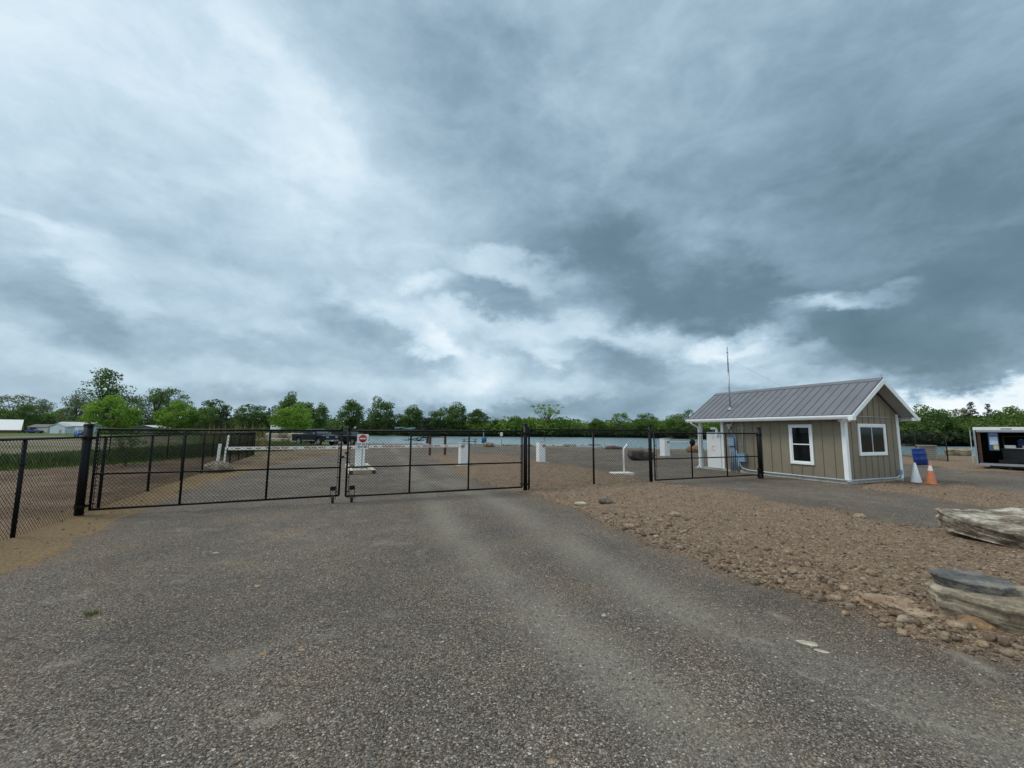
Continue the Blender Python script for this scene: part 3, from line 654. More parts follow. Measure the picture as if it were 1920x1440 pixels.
# armour stones behind the pickup
k_ = 0
for row in range(2):
    for q in range(7):
        x = -33.2 + q * 1.0 + row * .4 + random.uniform(-.1, .1); 
        rock('armour_stone', 'pale squared stone of the rough stone bank left of the pickup', MT['rock_white'] if (q + row) % 3 else MT['rock_grey'], (x, 57.0 + row * .5, .35 + row * .62), (1.0, .8, .66), (0, 0, random.uniform(-9, 9)), 80 + k_, .45, .12, 0, 3, 'stone', 'stones of the bank left of the pickup'); k_ += 1

# ------------------------------------------------------------------ chain link
def chainlink(mb, x0, x1, z0, z1, step=.080, r=.0031, y=0):
    Hh = z1 - z0; n = int((x1 - x0 + Hh) / step) + 1
    for s_ in (1, -1):
        for k in range(n + 1):
            xa = (x0 - Hh + k * step) if s_ > 0 else (x0 + k * step)
            xb = xa + s_ * Hh; za, zb = z0, z1
            lo, hi = min(xa, xb), max(xa, xb)
            pts = [(xa, za), (xb, zb)]
            def clip(p, q, xl, inside):
                if inside(p[0]) and inside(q[0]): return p, q
                if not inside(p[0]) and not inside(q[0]): return None
                t = (xl - p[0]) / (q[0] - p[0]); m_ = (xl, p[1] + t * (q[1] - p[1]))
                return (p, m_) if inside(p[0]) else (m_, q)
            c = clip(pts[0], pts[1], x0, lambda v: v >= x0 - 1e-9)
            if c: c = clip(c[0], c[1], x1, lambda v: v <= x1 + 1e-9)
            if not c or abs(c[0][0] - c[1][0]) < .01: continue
            mb.tube([(c[0][0], y + .002 * s_, c[0][1]), (c[1][0], y + .002 * s_, c[1][1])], r, 3, False, False)
    return mb
GA = (-8.81, 8.83); GANG = 23.5; SANG = 113.5
def along(P, ang, t): return (P[0] + math.cos(R(ang)) * t, P[1] + math.sin(R(ang)) * t)
def post_mb(x, h, r, cap=True, y=0, zb=-.15):
    m = MB().tube([(x, y, zb), (x, y, h)], r, 12)
    if cap: m.lathe([(r * 1.12, h - .03), (r * 1.12, h + .01), (r * .8, h + .03), (.001, h + .04)], 12, (x, y, 0))
    return m
def fence(name, label, P, ang, posts, h, rail=True, ends=(), big=.05, pr=.031, tens=True, meshr=.0031, h0=.04, step=.080, group=None, ext=None):
    t = thing(name, label, 'fence', (P[0], P[1], 0), ang, group)
    for i_, x in enumerate(posts):
        b = x in ends
        pm = post_mb(x, h + (.17 if b else -.02), big if b else pr, b)
        for z in (.3, .75, 1.2): pm.lathe([((big if b else pr) * 1.2, z - .012), ((big if b else pr) * 1.2, z + .012)], 10, (x, 0, 0))
        pm.build('post', MT['black'], t)
    xa, xb = ext or (min(posts), max(posts))
    MB().tube([(xa, 0, h - .01), (xb, 0, h - .01)], .022, 8).build('top_rail', MT['black'], t)
    chainlink(MB(), xa, xb, h0, h - .02, step, meshr).build('chain_link_mesh', MT['mesh'], t, fix=False)
    return t
# left fence toward camera (shares the corner post with the gate), side fence going back
fence('chain_link_fence', 'black chain-link fence running from the big left gate post toward the left foreground', along(GA, SANG, -.12), SANG, [-4.6, -1.86], 1.63, big=.06, ext=(-4.6, .04))
fence('chain_link_fence', 'black chain-link fence running back from the left gate post beside the drive', along(GA, SANG, .12), SANG, [.68, 3.48, 6.4, 9.1, 11.8, 14.4, 16.8, 19.5, 22.3], 1.62, ext=(-.04, 22.3), meshr=.0036)
E0 = along(GA, SANG, 22.42)
a2 = math.degrees(math.atan2(24.6 - E0[1], -20.6 - E0[0])); 
fence('chain_link_fence', 'black chain-link fence turning left at the far end behind the reeds', along(E0, a2, .15), a2, [.0, 2.4, 4.8, 7.4], 1.55, meshr=.0045)
# gate posts
def gatepost(name, label, P, h, r):
    t = thing(name, label, 'gate post', (P[0], P[1], 0), GANG)
    post_mb(0, h, r).build('post_tube', MT['black'], t)
    m = MB()
    for z in (.22, h - .27): m.lathe([(r * 1.18, z - .03), (r * 1.18, z + .03)], 14); m.box((r * 1.5, 0, z), (.1, .04, .05))
    m.build('hinge_collar', MT['black'], t); return t
gatepost('gate_post', 'thick black post at the left end of the double gate', GA, 1.87, .076)
gatepost('gate_post', 'thick black post where the double gate meets the fixed fence', along(GA, GANG, 10.06), 2.0, .062)
# fixed fence between
f2 = fence('chain_link_fence', 'short black chain-link fence between the double gate and the small gate', along(GA, GANG, 10.06), GANG, [.12, 2.44, 4.78], 1.86, ends=(4.78,), big=.058)
gatepost('gate_post', 'thick black post in front of the hut wall at the small gate', along(GA, GANG, 20.4), 1.98, .07)
def caster(par, x, y=-.10):
    MB().box((x, y, .36), (.13, .05, .10)).box((x - .06, y, .24), (.012, .06, .30)).box((x + .06, y, .24), (.012, .06, .30)).build('caster_bracket', MT['black'], par)
    w_ = MB().lathe([(.02, -.03), (.075, -.032), (.095, -.02), (.10, 0), (.095, .02), (.075, .032), (.02, .03)], 20, (x, y, .10), 'X').build('caster_wheel', MT['rubber'], par)
    return w_
def gate(name, label, t0, t1, verts, latch, hi=1.78, ht=1.78, zb=.14, mid=.86, drop=0.0):
    P = along(GA, GANG, t0); t = thing(name, label, 'gate', (P[0], P[1], 0), GANG)
    Lg = t1 - t0; m = MB(); r = .024
    m.tube([(0, 0, zb), (0, 0, ht + .02)], r, 10).tube([(Lg, 0, zb - drop), (Lg, 0, ht + .02)], r, 10)
    m.tube([(0, 0, zb), (Lg, 0, zb - drop)], r, 10).tube([(0, 0, ht), (Lg, 0, ht)], r, 10).tube([(0, 0, mid), (Lg, 0, mid)], r * .85, 10)
    for v in verts: m.tube([(v - t0, 0, zb), (v - t0, 0, ht)], r, 10)
    m.build('gate_frame', MT['black'], t)
    chainlink(MB(), .02, Lg - .02, zb, ht, y=-.028).build('chain_link_mesh', MT['mesh'], t, fix=False)
    b = MB()
    for x in (.055, Lg - .055):
        b.tube([(x, -.03, zb + .03), (x, -.03, ht - .03)], .006, 6)
        for q in range(5): z = zb + .12 + q * (ht - zb - .2) / 4; b.box((x - (.02 if x < 1 else -.02), -.015, z), (.07, .05, .02))
    b.build('tension_bar', MT['black'], t)
    return t, Lg
t, Lg = gate('double_gate_leaf', 'left leaf of the wide black chain-link double gate', .16, 4.90, (1.66, 3.31), True, drop=-.03)
caster(t, Lg - .14); MB().tube([(Lg, 0, 1.76), (Lg, 0, 1.90)], .024, 10).tube([(Lg + .0, -.05, 1.0), (Lg, -.05, 1.5)], .012, 8).box((Lg + .03, -.05, 1.12), (.12, .03, .05)).build('latch', MT['black'], t)
t, Lg = gate('double_gate_leaf', 'right leaf of the wide black chain-link double gate', 5.06, 9.95, (6.64, 8.28), False)
caster(t, .14); MB().tube([(0, 0, 1.76), (0, 0, 1.90)], .024, 10).tube([(0, -.05, 1.0), (0, -.05, 1.35)], .010, 8).box((-.02, -.05, 1.22), (.10, .03, .04)).build('latch', MT['black'], t)
MB().lathe([(.001, -.02), (.028, -.02), (.028, .02), (.001, .02)], 12, (-.05, -.06, 1.12), 'Y').tube([(-.065, -.06, 1.14), (-.065, -.06, 1.18), (-.035, -.06, 1.18), (-.035, -.06, 1.14)], .005, 6).build('padlock', MT['galv'], t)
t, Lg = gate('single_gate_leaf', 'small closed black chain-link gate in front of the hut porch', 15.02, 20.27, (16.75, 18.52), True, ht=1.76)
caster(t, Lg - .12); MB().lathe([(.001, -.04), (.11, -.03), (.13, .0), (.11, .03), (.001, .04)], 12, (16.75 - 15.02, -.06, 1.42), 'Y').build('latch', MT['black'], t)
# far right fence
Pf = (29.3, 30.9); af = math.degrees(math.atan2(26.6 - 30.9, 27.4 - 29.3))
fence('chain_link_fence', 'black chain-link fence by the lake between the hut and the trailer', (29.05, 30.55), math.degrees(math.atan2(-3.73, -1.63)) , [-5.5, -2.8, 0, 4.07], 1.72, h0=.05)

# ------------------------------------------------------------------ hut
HA = 22.5
hut = thing('gatehouse', 'small taupe board-and-batten hut with grey metal roof and white trim', 'hut', (11.92, 15.16, 0), HA)
W_, LG, EV, RG = 3.3, 5.25, 2.42, 3.78      # local x = gable width, y = length
PORCH = 6.95; OV = .36; OG = .45
slope = (RG - EV) / (W_ / 2 + OV)
wallTop = EV + slope * OV - .02
m = MB()
apex = RG - .08
# walls as pentagon prism (hollow not needed behind dark glass)
poly = [(0, .12), (W_, .12), (W_, wallTop - .1), (W_ / 2, apex - .1), (0, wallTop - .1)]
m.prism(poly, 0, LG)
bw = .022
for k in range(1, 13):       # battens long sides
    y = k * .405
    for za, zb_ in (((.16, .578), (2.122, wallTop - .14)) if 1.1 < y < 2.04 else ((.16, wallTop - .14),)): m.bbox((-bw, y - .016, za), (-.001, y + .016, zb_))
    m.bbox((W_ + .001, y - .016, .16), (W_ + bw, y + .016, wallTop - .14))
for k in range(1, 9):        # battens gables
    x = k * .365; top = wallTop + slope * min(x, W_ - x) - .16
    for za, zb_ in (((.16, .978), (2.142, top)) if .70 < x < 2.44 else ((.16, top),)): m.bbox((x - .016, -bw, za), (x + .016, -.001, zb_))
    m.bbox((x - .016, LG + .001, .16), (x + .016, LG + bw, top))
m.build('wall', MT['siding'], hut)
MB().bbox((-.03, -.03, -.1), (W_ + .03, LG + .03, .118)).build('foundation', MT['conc'], hut)
for (x, y) in ((0, 0), (W_, 0), (0, LG), (W_, LG)):
    sx = -1 if x == 0 else 1; sy = -1 if y == 0 else 1; m = MB(); wd = .11
    xa = x + sx * .035; ya = y + sy * .035
    m.bbox((xa, ya, .10), (x - sx * wd, y + sy * .002, wallTop - .12)); m.bbox((xa, y + sy * .0015, .10), (x + sx * .002, y - sy * wd, wallTop - .12))
    m.build('corner_trim', MT['trim'], hut, .004)
# roof slabs
th = .035; m = MB(); yA, yB = -OG, PORCH
for sx in (0, 1):
    xe = -OV if sx == 0 else W_ + OV; xm = W_ / 2
    q = [(xe, EV), (xm, RG), (xm, RG + th), (xe, EV + th)]
    m.prism(q if sx == 0 else q[::-1], yA - .03, yB)
n_s = 23
for k in range(n_s + 1):      # standing seams
    y = yA + .02 + (yB - yA - .05) * k / n_s
    for sx in (0, 1):
        xe = -OV if sx == 0 else W_ + OV; xm = W_ / 2 + (-.06 if sx == 0 else .06); sl = (RG - EV) / (W_ / 2 + OV)
        za = EV + th; zb_ = EV + th + sl * (abs(xm - xe))
        c = ((xe + xm) / 2, y, (za + zb_) / 2 + .012); ln = math.hypot(xm - xe, zb_ - za); an = math.degrees(math.atan2(zb_ - za, (xm - xe)))
        m.box(c, (ln, .020, .020), (0, -an, 0))
rf = m.build('roof', MT['roof'], hut)
m = MB()
for sx in (0, 1):
    s_ = -1 if sx == 0 else 1
    m.prism([(W_ / 2, RG + th + .03), (W_ / 2 + s_ * .17, RG + th + .03 - slope * .17), (W_ / 2 + s_ * .17, RG + th + .005 - slope * .17), (W_ / 2, RG + th + .005)], yA - .02, yB)
m.build('ridge_cap', MT['roof'], rf)
MB().tube([(W_ / 2, yA + .02, RG), (W_ / 2, yA + .02, RG + .34)], .006, 6).build('lightning_rod', MT['galv'], rf)
# barge boards, fascia, soffit
m = MB()
for y0, y1 in ((yA - .055, yA - .032), (yB + .002, yB + .025)):
    for sx in (0, 1):
        xe = -OV - .02 if sx == 0 else W_ + OV + .02; ze = EV - slope * .02
        q = [(xe, ze + .015), (W_ / 2, RG + .015), (W_ / 2, RG - .18), (xe, ze - .16)]
        m.prism(q, y0, y1)
m.build('barge_board', MT['trim'], hut)
m = MB()
for sx in (0, 1):
    xe = -OV if sx == 0 else W_ + OV
    m.bbox((xe - .012, yA - .02, EV - .15), (xe + .012, yB, EV - .002))
m.build('fascia', MT['trim'], hut)
m = MB()
for y0, y1 in ((yA - .028, -.002), (LG + .03, yB - .002)):
    for sx in (0, 1):
        xe = -OV + .014 if sx == 0 else W_ + OV - .014
        m.prism([(xe, EV - .03), (W_ / 2, RG - .045), (W_ / 2, RG - .065), (xe, EV - .05)], y0, y1)
m.bbox((-OV + .014, 0, EV - .09), (-.002, LG, EV - .07)); m.bbox((W_ + .002, 0, EV - .09), (W_ + OV - .014, LG, EV - .07))
m.build('soffit', MT['soffit'], hut)
m = MB(); m.bbox((W_ + .0, yA - .03, EV - .15), (W_ + OV + .02, yA - .034 + .04, EV - .03))
m.build('eave_return', MT['trim'], hut)
# gutter with end caps
for xe, s_ in ((-OV - .014, -1), (W_ + OV + .014, 1)):
    m = MB(); pr = [(0, 0), (0, -.10), (.085, -.11), (.115, -.04), (.115, -.005), (.105, -.005), (.1, -.04), (.08, -.1), (.008, -.092), (.008, 0)]
    m.prism([(xe + s_ * a, EV + b - .02) for a, b in pr], yA - .06, yB + .03)
    for yy in (yA - .062, yB + .028): m.prism([(xe, EV - .02), (xe, EV - .13), (xe + s_ * .1, EV - .13), (xe + s_ * .12, EV - .06), (xe + s_ * .12, EV - .02)], yy, yy + .004)
    m.build('gutter', MT['trim'], hut)
# porch: posts, beam, slab
for x in (.03, W_ - .13):
    MB().bbox((x, PORCH - .42, .02), (x + .13, PORCH - .29, EV + .1)).build('porch_post', MT['trim'], hut, .005)
MB().bbox((.02, LG + .03, EV - .06), (.15, PORCH - .28, EV + .1)).bbox((W_ - .15, LG + .03, EV - .06), (W_ - .02, PORCH - .28, EV + .1)).build('porch_beam', MT['trim'], hut)
MB().bbox((-.05, LG + .031, -.1), (W_ + .05, PORCH, .05)).build('porch_slab', MT['conc'], hut)
# downspout at porch and at front right corner
MB().tube([(-OV - .06, PORCH - .28, EV - .12), (-OV - .06, PORCH - .28, EV - .2), (-.08, PORCH - .34, EV - .36), (-.05, PORCH - .36, EV - .5), (-.05, PORCH - .36, .22), (-.10, PORCH - .38, .13), (-.28, PORCH - .42, .06)], .04, 10).build('downspout', MT['trim'], hut)
MB().box((-.06, .06, EV - .17), (.16, .14, .10), (12, 0, 0)).box((.10, -.07, EV - .19), (.14, .12, .07), (-14, 0, 0)).box((-OV - .03, yA - .02, EV - .1), (.2, .16, .17)).build('gutter_outlet', MT['trim'], hut, .01)
# windows
def window(kind, a, b, z0, z1):
    fr = MB(); gl = MB(); sa = MB(); t_ = .085
    if kind == 'long':    # on x=0 wall, a..b along y
        def B(mb_, u0, u1, w0, w1, d0, d1): mb_.bbox((-d1, u0, w0), (-d0, u1, w1))
    else:
        def B(mb_, u0, u1, w0, w1, d0, d1): mb_.bbox((u0, -d1, w0), (u1, -d0, w1))
    B(fr, a, b, z1 - t_, z1, .0, .045); B(fr, a, b, z0, z0 + t_, .0, .047); B(fr, a, a + t_, z0 + t_, z1 - t_, .0, .044); B(fr, b - t_, b, z0 + t_, z1 - t_, 0, .044)
    f_ = fr.build('window', MT['trim'], hut, .004)
    i0, i1, j0, j1 = a + t_, b - t_, z0 + t_, z1 - t_; s_ = .04
    B(sa, i0, i1, j1 - s_, j1, .005, .03); B(sa, i0, i1, j0, j0 + s_, .005, .03); B(sa, i0, i0 + s_, j0 + s_, j1 - s_, .005, .03); B(sa, i1 - s_, i1, j0 + s_, j1 - s_, .005, .03)
    if kind == 'long': B(sa, i0 + s_, i1 - s_, (j0 + j1) / 2 - .02, (j0 + j1) / 2 + .02, .006, .034)
    sa.build('sash', MT['trim'], f_)
    if kind != 'long':
        s2_ = MB(); B(s2_, (i0 + i1) / 2 - .035, (i0 + i1) / 2 + .01, j0 + s_, j1 - s_, .006, .026); s2_.build('centre_stile', MT['pvc'], f_)
    B(gl, i0 + s_ * .5, i1 - s_ * .5, j0 + s_ * .5, j1 - s_ * .5, .003, .012); gl.build('glass', MT['glass'], f_)
window('long', 1.12, 2.02, .58, 2.12)
window('gable', .72, 2.42, .98, 2.14)
# door (open, folded out from the back corner of the long wall)
ctr = 4.93
d = MB(); d.bbox((-.02, 0, .12), (.02, .74, 1.80)); dr = d.build('door', MT['white'], hut, .003); dr.location = (-.03, LG + .06, 0); dr.rotation_euler = (0, 0, R(4))
def text_mesh(body, size, mat, name, ext=.0015, bold=.0):
    cu = bpy.data.curves.new('t', 'FONT'); cu.body = body; cu.size = size; cu.align_x = 'CENTER'; cu.align_y = 'CENTER'; cu.extrude = ext; cu.offset = bold; cu.resolution_u = 3
    ob = bpy.data.objects.new('t', cu); col.objects.link(ob); bpy.context.view_layer.update()
    dg = bpy.context.evaluated_depsgraph_get(); me = bpy.data.meshes.new_from_object(ob.evaluated_get(dg)); me.name = name
    bpy.data.objects.remove(ob); bpy.data.curves.remove(cu); me.materials.clear(); me.materials.append(mat)
    o_ = bpy.data.objects.new(name, me); col.objects.link(o_); return o_
MT['doororange'] = simple('orange_marking', (.78, .42, .28), .6)
for s_, z in (('i', 1.52), ('C', 1.02)):
    q = text_mesh(s_, .36, MT['doororange'], 'door_marking'); q.parent = dr; q.rotation_euler = (R(90), 0, R(-90)); q.location = (-.024, .38, z)
# electrical
def conduit(pts, r=.022, mat='pvc', nm='conduit'): return MB().tube(pts, r, 8).build(nm, MT[mat], hut)
conduit([(-.05, -.02, .13), (-.05, 3.1, .14), (-.05, 3.9, .15), (-.06, 4.15, .20), (-.07, 4.28, .34), (-.07, 4.30, .52)], .03)
conduit([(-.05, -.05, .13), (W_ * .86, -.05, .13), (W_ * .90, -.05, .17), (W_ * .93, -.05, .25)], .03)
conduit([(-.04, 4.12, .85), (-.04, 4.12, 2.32)], .018)
conduit([(-.02, -.03, 2.40), (W_ - .02, -.03, 2.40)], .012)
MB().box((-.05, -.05, .12), (.12, .12, .07)).build('conduit_elbow', MT['pvc'], hut)
MB().bbox((W_ - .27, -.10, .24), (W_ - .14, -.002, .42)).build('junction_box', MT['bluegrey'], hut, .006)
MB().bbox((-.16, 3.98, .50), (-.002, 4.34, .86)).bbox((-.17, 3.97, .86), (-.002, 4.35, .872)).build('junction_box', MT['bluegrey'], hut, .006)
MB().bbox((-.12, 4.52, 1.18), (-.002, 4.86, 1.56)).bbox((-.13, 4.51, 1.56), (-.002, 4.87, 1.572)).build('meter_box', MT['bluegrey'], hut, .006)
for k, y in enumerate((4.78, 4.68, 4.58, 4.46, 4.38)):
    conduit([(-.05, y, .04), (-.05, y, 1.18 if k < 3 else (.5 if k == 4 else 1.0))], .026, 'bluegrey')
conduit([(-.05, 4.46, 1.0), (-.05, 4.46, 1.5), (-.05, 4.52, 1.66), (-.05, 4.64, 1.76), (-.05, 4.7, 1.9)], .03, 'bluegrey')
MB().bbox((-.02, 3.98, 1.98), (-.002, 4.42, 2.01)).bbox((-.02, 3.98, 1.25), (-.002, 4.35, 1.28)).build('conduit_strut', MT['galv'], hut)
MB().box((-.09, 4.72, 2.12), (.12, .24, .13)).box((-.10, 4.74, 2.0), (.10, .10, .12), (20, 0, 0)).box((-.08, 4.6, 2.25), (.05, .05, .2)).build('wall_light', MT['soffit'], hut, .01)
MB().box((-.13, LG + .34, 1.98), (.08, .30, .10)).box((-.1, LG + .2, 1.78), (.06, .1, .34)).build('wall_bracket', MT['trim'], hut)
# antenna mast passing the roof near the porch end
mst = MB(); mx0, my0 = -.02, 5.0
zr = EV + slope * (.28 + OV)
mst.tube([(.28, 4.95, zr - .02), (.28, 4.95, 4.7)], .035, 10).tube([(.28, 4.95, 4.7), (.28, 4.95, 5.85)], .026, 10)
mst = mst.build('antenna_mast', MT['galv'], hut)
m = MB().lathe([(.14, 0), (.12, .03), (.05, .06), (.036, .12)], 14, (.28, 4.95, zr + .0)); m.box((.28, 4.95, zr + .005), (.3, .26, .03), (0, -math.degrees(math.atan(slope)), 0)); m.build('mast_flashing', MT['galv'], mst)
m = MB()
for z in (5.6, 5.05, 4.7, 3.9): m.lathe([(.045, z - .015), (.045, z + .015)], 10, (.28, 4.95, 0)); m.box((.24, 4.95, z), (.08, .02, .02))
m.tube([(.34, 4.99, 4.35), (.34, 4.99, 4.75)], .018, 8).build('mast_clamp', MT['galv'], mst)
MB().tube([(.28, 4.95, 5.3), (W_ / 2, 3.3, RG + .05)], .004, 5).build('guy_wire', MT['galv'], mst)

# ------------------------------------------------------------------ barrier arms and cabinets
def cabinet(label, x, y, h=1.08, rz=GANG, wd=.40, z0=0.0, arm=None, texts=(), armlabel=None, zarm=1.0, armh=.135, ink='darkred', lid='conc', flags=()):
    t = thing('barrier_cabinet', label, 'barrier', (x, y, z0), rz)
    MB().bbox((-wd / 2, -wd / 2, .03), (wd / 2, wd / 2, h - .06)).build('housing', MT['white'], t, .008)
    MB().bbox((-wd / 2 - .012, -wd / 2 - .012, h - .06), (wd / 2 + .012, wd / 2 + .012, h)).build('lid', MT['pvc'], t, .008)
    MB().bbox((-.36, -.34, -.12), (.36, .34, .028)).build('base_pad', MT['conc'] if lid == 'conc' else MT['white'], t, .01)
    MB().bbox((-.14, -wd / 2 - .004, .25), (.14, -wd / 2 + .001, .8)).build('access_panel', MT['white'], t, .003)
    if arm:
        s_ = 1 if arm > 0 else -1; m = MB()
        m.bbox((s_ * .12, -wd / 2 - .05, zarm - z0 - armh / 2), (arm, -wd / 2 - .015, zarm - z0 + armh / 2))
        a_ = m.build('boom', MT['armwhite'], t, .006)
        MB().lathe([(.001, -.06), (.09, -.06), (.09, .02), (.001, .02)], 16, (s_ * .1, -wd / 2 - .0, zarm - z0), 'Y').build('pivot', MT['galv'], t)
        for tx in texts:
            q = text_mesh('WRONG WAY', .135, MT[ink], 'lettering', .001, .004); q.parent = a_; q.rotation_euler = (R(90), 0, 0); q.location = (tx, -wd / 2 - .0515, zarm - z0)
        m = MB()
        for fx in flags: m.box((fx, -wd / 2 - .0515, zarm - z0), (.16, .002, .035))
        if flags: m.build('marker_stripe', MT[ink], a_)
    return t
C1 = (-7.12, 20.05); C2 = (-2.5, 22.05); C3 = (1.69, 24.75); C4 = (11.55, 32.1)
def onx(C, px, z=1.0, s_=1, off=-.25):
    best = None
    for k in range(0, 900):
        tt = s_ * k * .01; x = C[0] + math.cos(R(GANG)) * tt - math.sin(R(GANG)) * off; y = C[1] + math.sin(R(GANG)) * tt + math.cos(R(GANG)) * off
        d_ = abs(960 + F * x / (y * math.cos(pitch)) - px)
        if best is None or d_ < best[0]: best = (d_, tt)
    return best[1]
cabinet('white barrier cabinet inside the timber curb, its arm pointing left', *C1, z0=.06, h=1.08, arm=onx(C1, 431, s_=-1), texts=[onx(C1, 523, s_=-1), onx(C1, 593, s_=-1)], flags=[onx(C1, p, s_=-1) for p in (449, 470, 488, 556, 628, 640, 660)])
cabinet('white barrier cabinet on the soil tip behind the right gate leaf', *C2, h=1.18, arm=onx(C2, 694, s_=-1), texts=[onx(C2, 736, s_=-1), onx(C2, 810, s_=-1)], zarm=1.03, flags=[onx(C2, p, s_=-1) for p in (706, 757, 772, 786, 838)])
cabinet('white barrier cabinet with a whip antenna, its arm pointing right', *C3, h=1.22, arm=onx(C3, 1158), texts=[onx(C3, 1069), onx(C3, 1115)], zarm=.98, ink='ink', armh=.10, flags=[onx(C3, p) for p in (1038, 1092, 1135)])
cabinet('farthest white barrier cabinet, seen through the small gate', *C4, h=1.32, arm=5.6, zarm=1.06, texts=[2.6], wd=.5, armh=.1)
MB_ = MB().tube([(1.92, 24.9, 1.1), (1.92, 24.9, 1.72)], .014, 6); o = MB_.build('antenna_whip', MT['ink']); tag(o, 'thin black whip antenna beside the dark-lidded barrier cabinet', 'antenna')
# timber curb
P0 = (-6.12, 17.6); tc_ = thing('timber_curb', 'rectangular curb of heavy weathered timbers on the gravel around the barrier cabinet', 'curb', (P0[0], P0[1], 0), GANG)
MB().bbox((-.36, 0, 0), (.36, .16, .16)).build('end_timber', MT['timber'], tc_, .008)
MB().bbox((-.36, 3.6, 0), (.36, 3.76, .16)).build('end_timber', MT['timber'], tc_, .008)
MT['timberpale'] = wood('bleached_timber', (.46, .43, .34), (.66, .62, .50))
for s_ in (-1, 1): MB().bbox((s_ * .52, 0, 0), (s_ * .362, 3.76, .165)).build('side_timber', MT['timberpale'], tc_, .008)
MB().bbox((s_ * .0 - .52, -.004, .002), (-.37, -.0015, .15)).bbox((.37, -.004, .002), (.52, -.0015, .15)).build('timber_end_stain', MT['brownwood'], tc_)
o = MB().bbox((-.34, .55, -.05), (.34, 3.5, .045)).build('concrete_pad', MT['conc'], tc_, .01)
# do not enter sign
x, y = -6.46, 18.45; sg_ = thing('do_not_enter_sign', 'white DO NOT ENTER sign with red disc on a thin post in the timber curb', 'sign', (x, y, 0), 17)
MB().bbox((-.02, .01, 0), (.02, .03, 1.55)).build('sign_post', MT['galv'], sg_)
MB().bbox((-.235, -.005, .98), (.235, .005, 1.62)).build('sign_panel', MT['white'], sg_, .003)
MB().lathe([(.001, -.009), (.165, -.009), (.165, -.0055)], 40, (0, 0, 1.43), 'Y').build('red_disc', MT['red'], sg_)
MB().bbox((-.13, -.013, 1.405), (.13, -.0095, 1.455)).build('white_bar', MT['white'], sg_)
for s_, z in (('DO NOT', 1.185), ('ENTER', 1.07)):
    q = text_mesh(s_, .125, MT['ink'], 'lettering', .001, .003); q.parent = sg_; q.rotation_euler = (R(90), 0, 0); q.location = (0, -.0065, z)
# rest post on boulder
rock('boulder', 'lumpy pale grey boulder carrying the white barrier rest post', MT['rock_grey'], (-12.35, 17.95, .16), (1.15, .95, .56), (0, 0, 20), 71, .8, .2, 0, 5, 'boulder')
rp_ = thing('barrier_rest', 'leaning white forked post that catches the barrier arm tip', 'post', (-12.05, 17.95, .32), GANG)
MB().box((0, 0, .34), (.06, .06, .80), (0, 2, 0)).box((.06, -.02, .95), (.07, .05, .56), (0, 3, 0)).build('rest_post', MT['armwhite'], rp_, .006)
o = MB().box((0, 0, .42), (.10, .10, .84)).build('marker_post', MT['white'], None, .006); o.location = (-12.38, 18.0, .34); o.rotation_euler = (0, R(3), R(20)); tag(o, 'short square white post standing on the boulder left of the barrier rest', 'post')
# gooseneck reader
gn = thing('card_reader_stand', 'white bent steel stand on a concrete pad in the soil, small white plate on top', 'card reader', (4.62, 18.0, 0), 12)
MB().bbox((-.42, -.3, -.1), (.46, .3, .10)).build('pad', simple('pale_pad', (.62, .62, .55), .85, 0, .15, 8), gn, .02)
MB().tube([(.12, 0, .1), (.12, 0, 1.0), (.14, 0, 1.08), (.30, 0, 1.27)], .037, 10).build('stand_tube', MT['white'], gn)
MB().bbox((.28, -.06, 1.12), (.53, -.04, 1.40)).build('sign_plate', simple('pale_blue_plate', (.55, .68, .76), .5), gn, .003)
# notice board
nb = thing('notice_board', 'two brown wooden posts holding a blank white panel at the lot edge', 'notice board', (-5.95, 31.0, 0), 22)
for x in (0, 1.12): MB().bbox((x - .08, -.08, -.1), (x + .08, .08, 1.36)).build('board_post', MT['brownwood'], nb, .01)
MB().bbox((.09, -.02, .70), (1.03, .02, 1.26)).build('board_panel', simple('panel_blue_white', (.60, .70, .76), .4), nb)
MB().bbox((.09, -.03, 1.262), (1.03, .03, 1.33)).build('board_rail', MT['crate'], nb)
# blue bin on pole, lifering post, picnic table
def atp(px, py): return g(px, py)
x, y = -3.5, 54.4
b = thing('waste_bin', 'blue waste bin hung on a thin post at the lake edge', 'bin', (x, y, 0)); MB().tube([(-.1, 0, -.3), (-.1, 0, 1.9)], .04, 8).build('bin_post', MT['galv'], b)
MB().lathe([(.001, .25), (.30, .25), (.33, .95), (.30, 1.0), (.001, 1.02)], 18, (0, -.35, 0)).build('bin_body', simple('bin_blue', (.02, .18, .38), .5), b)
x, y = g(940, 834.5); b = thing('life_ring_post', 'thin post with a small white box at the lake edge', 'post', (x, y, 0)); MB().tube([(0, 0, -.3), (0, 0, 1.7)], .035, 8).build('post_tube', MT['galv'], b)
MB().bbox((-.17, -.12, 1.15), (.17, .0, 1.6)).build('white_box', MT['white'], b, .01)
pt = thing('picnic_table', 'dark picnic table standing by the water beyond the barrier cabinet', 'picnic table', (-5.4, 54.6, 0), 12)
MB().bbox((-.95, -.38, .70), (.95, .38, .75)).build('table_top', MT['ink'], pt)
for s_ in (-1, 1): MB().bbox((-.95, s_ * .75 - .14, .42), (.95, s_ * .75 + .14, .46)).build('bench_seat', MT['ink'], pt)
for s_ in (-.7, .7): MB().tube([(s_, -.75, -.05), (s_, -.25, .7)], .03, 6).tube([(s_, .75, -.05), (s_, .25, .7)], .03, 6).tube([(s_, -.8, .41), (s_, .8, .41)], .03, 6).build('table_leg', MT['ink'], pt)
# tall light pole far
x = atY(973, 190); o = MB().tube([(0, 0, 0), (0, 0, 8.7)], .12, 8).build('utility_pole', MT['brownwood']); o.location = (x, 192, 0); tag(o, 'thin dark utility pole rising from the far shore woodland', 'pole')

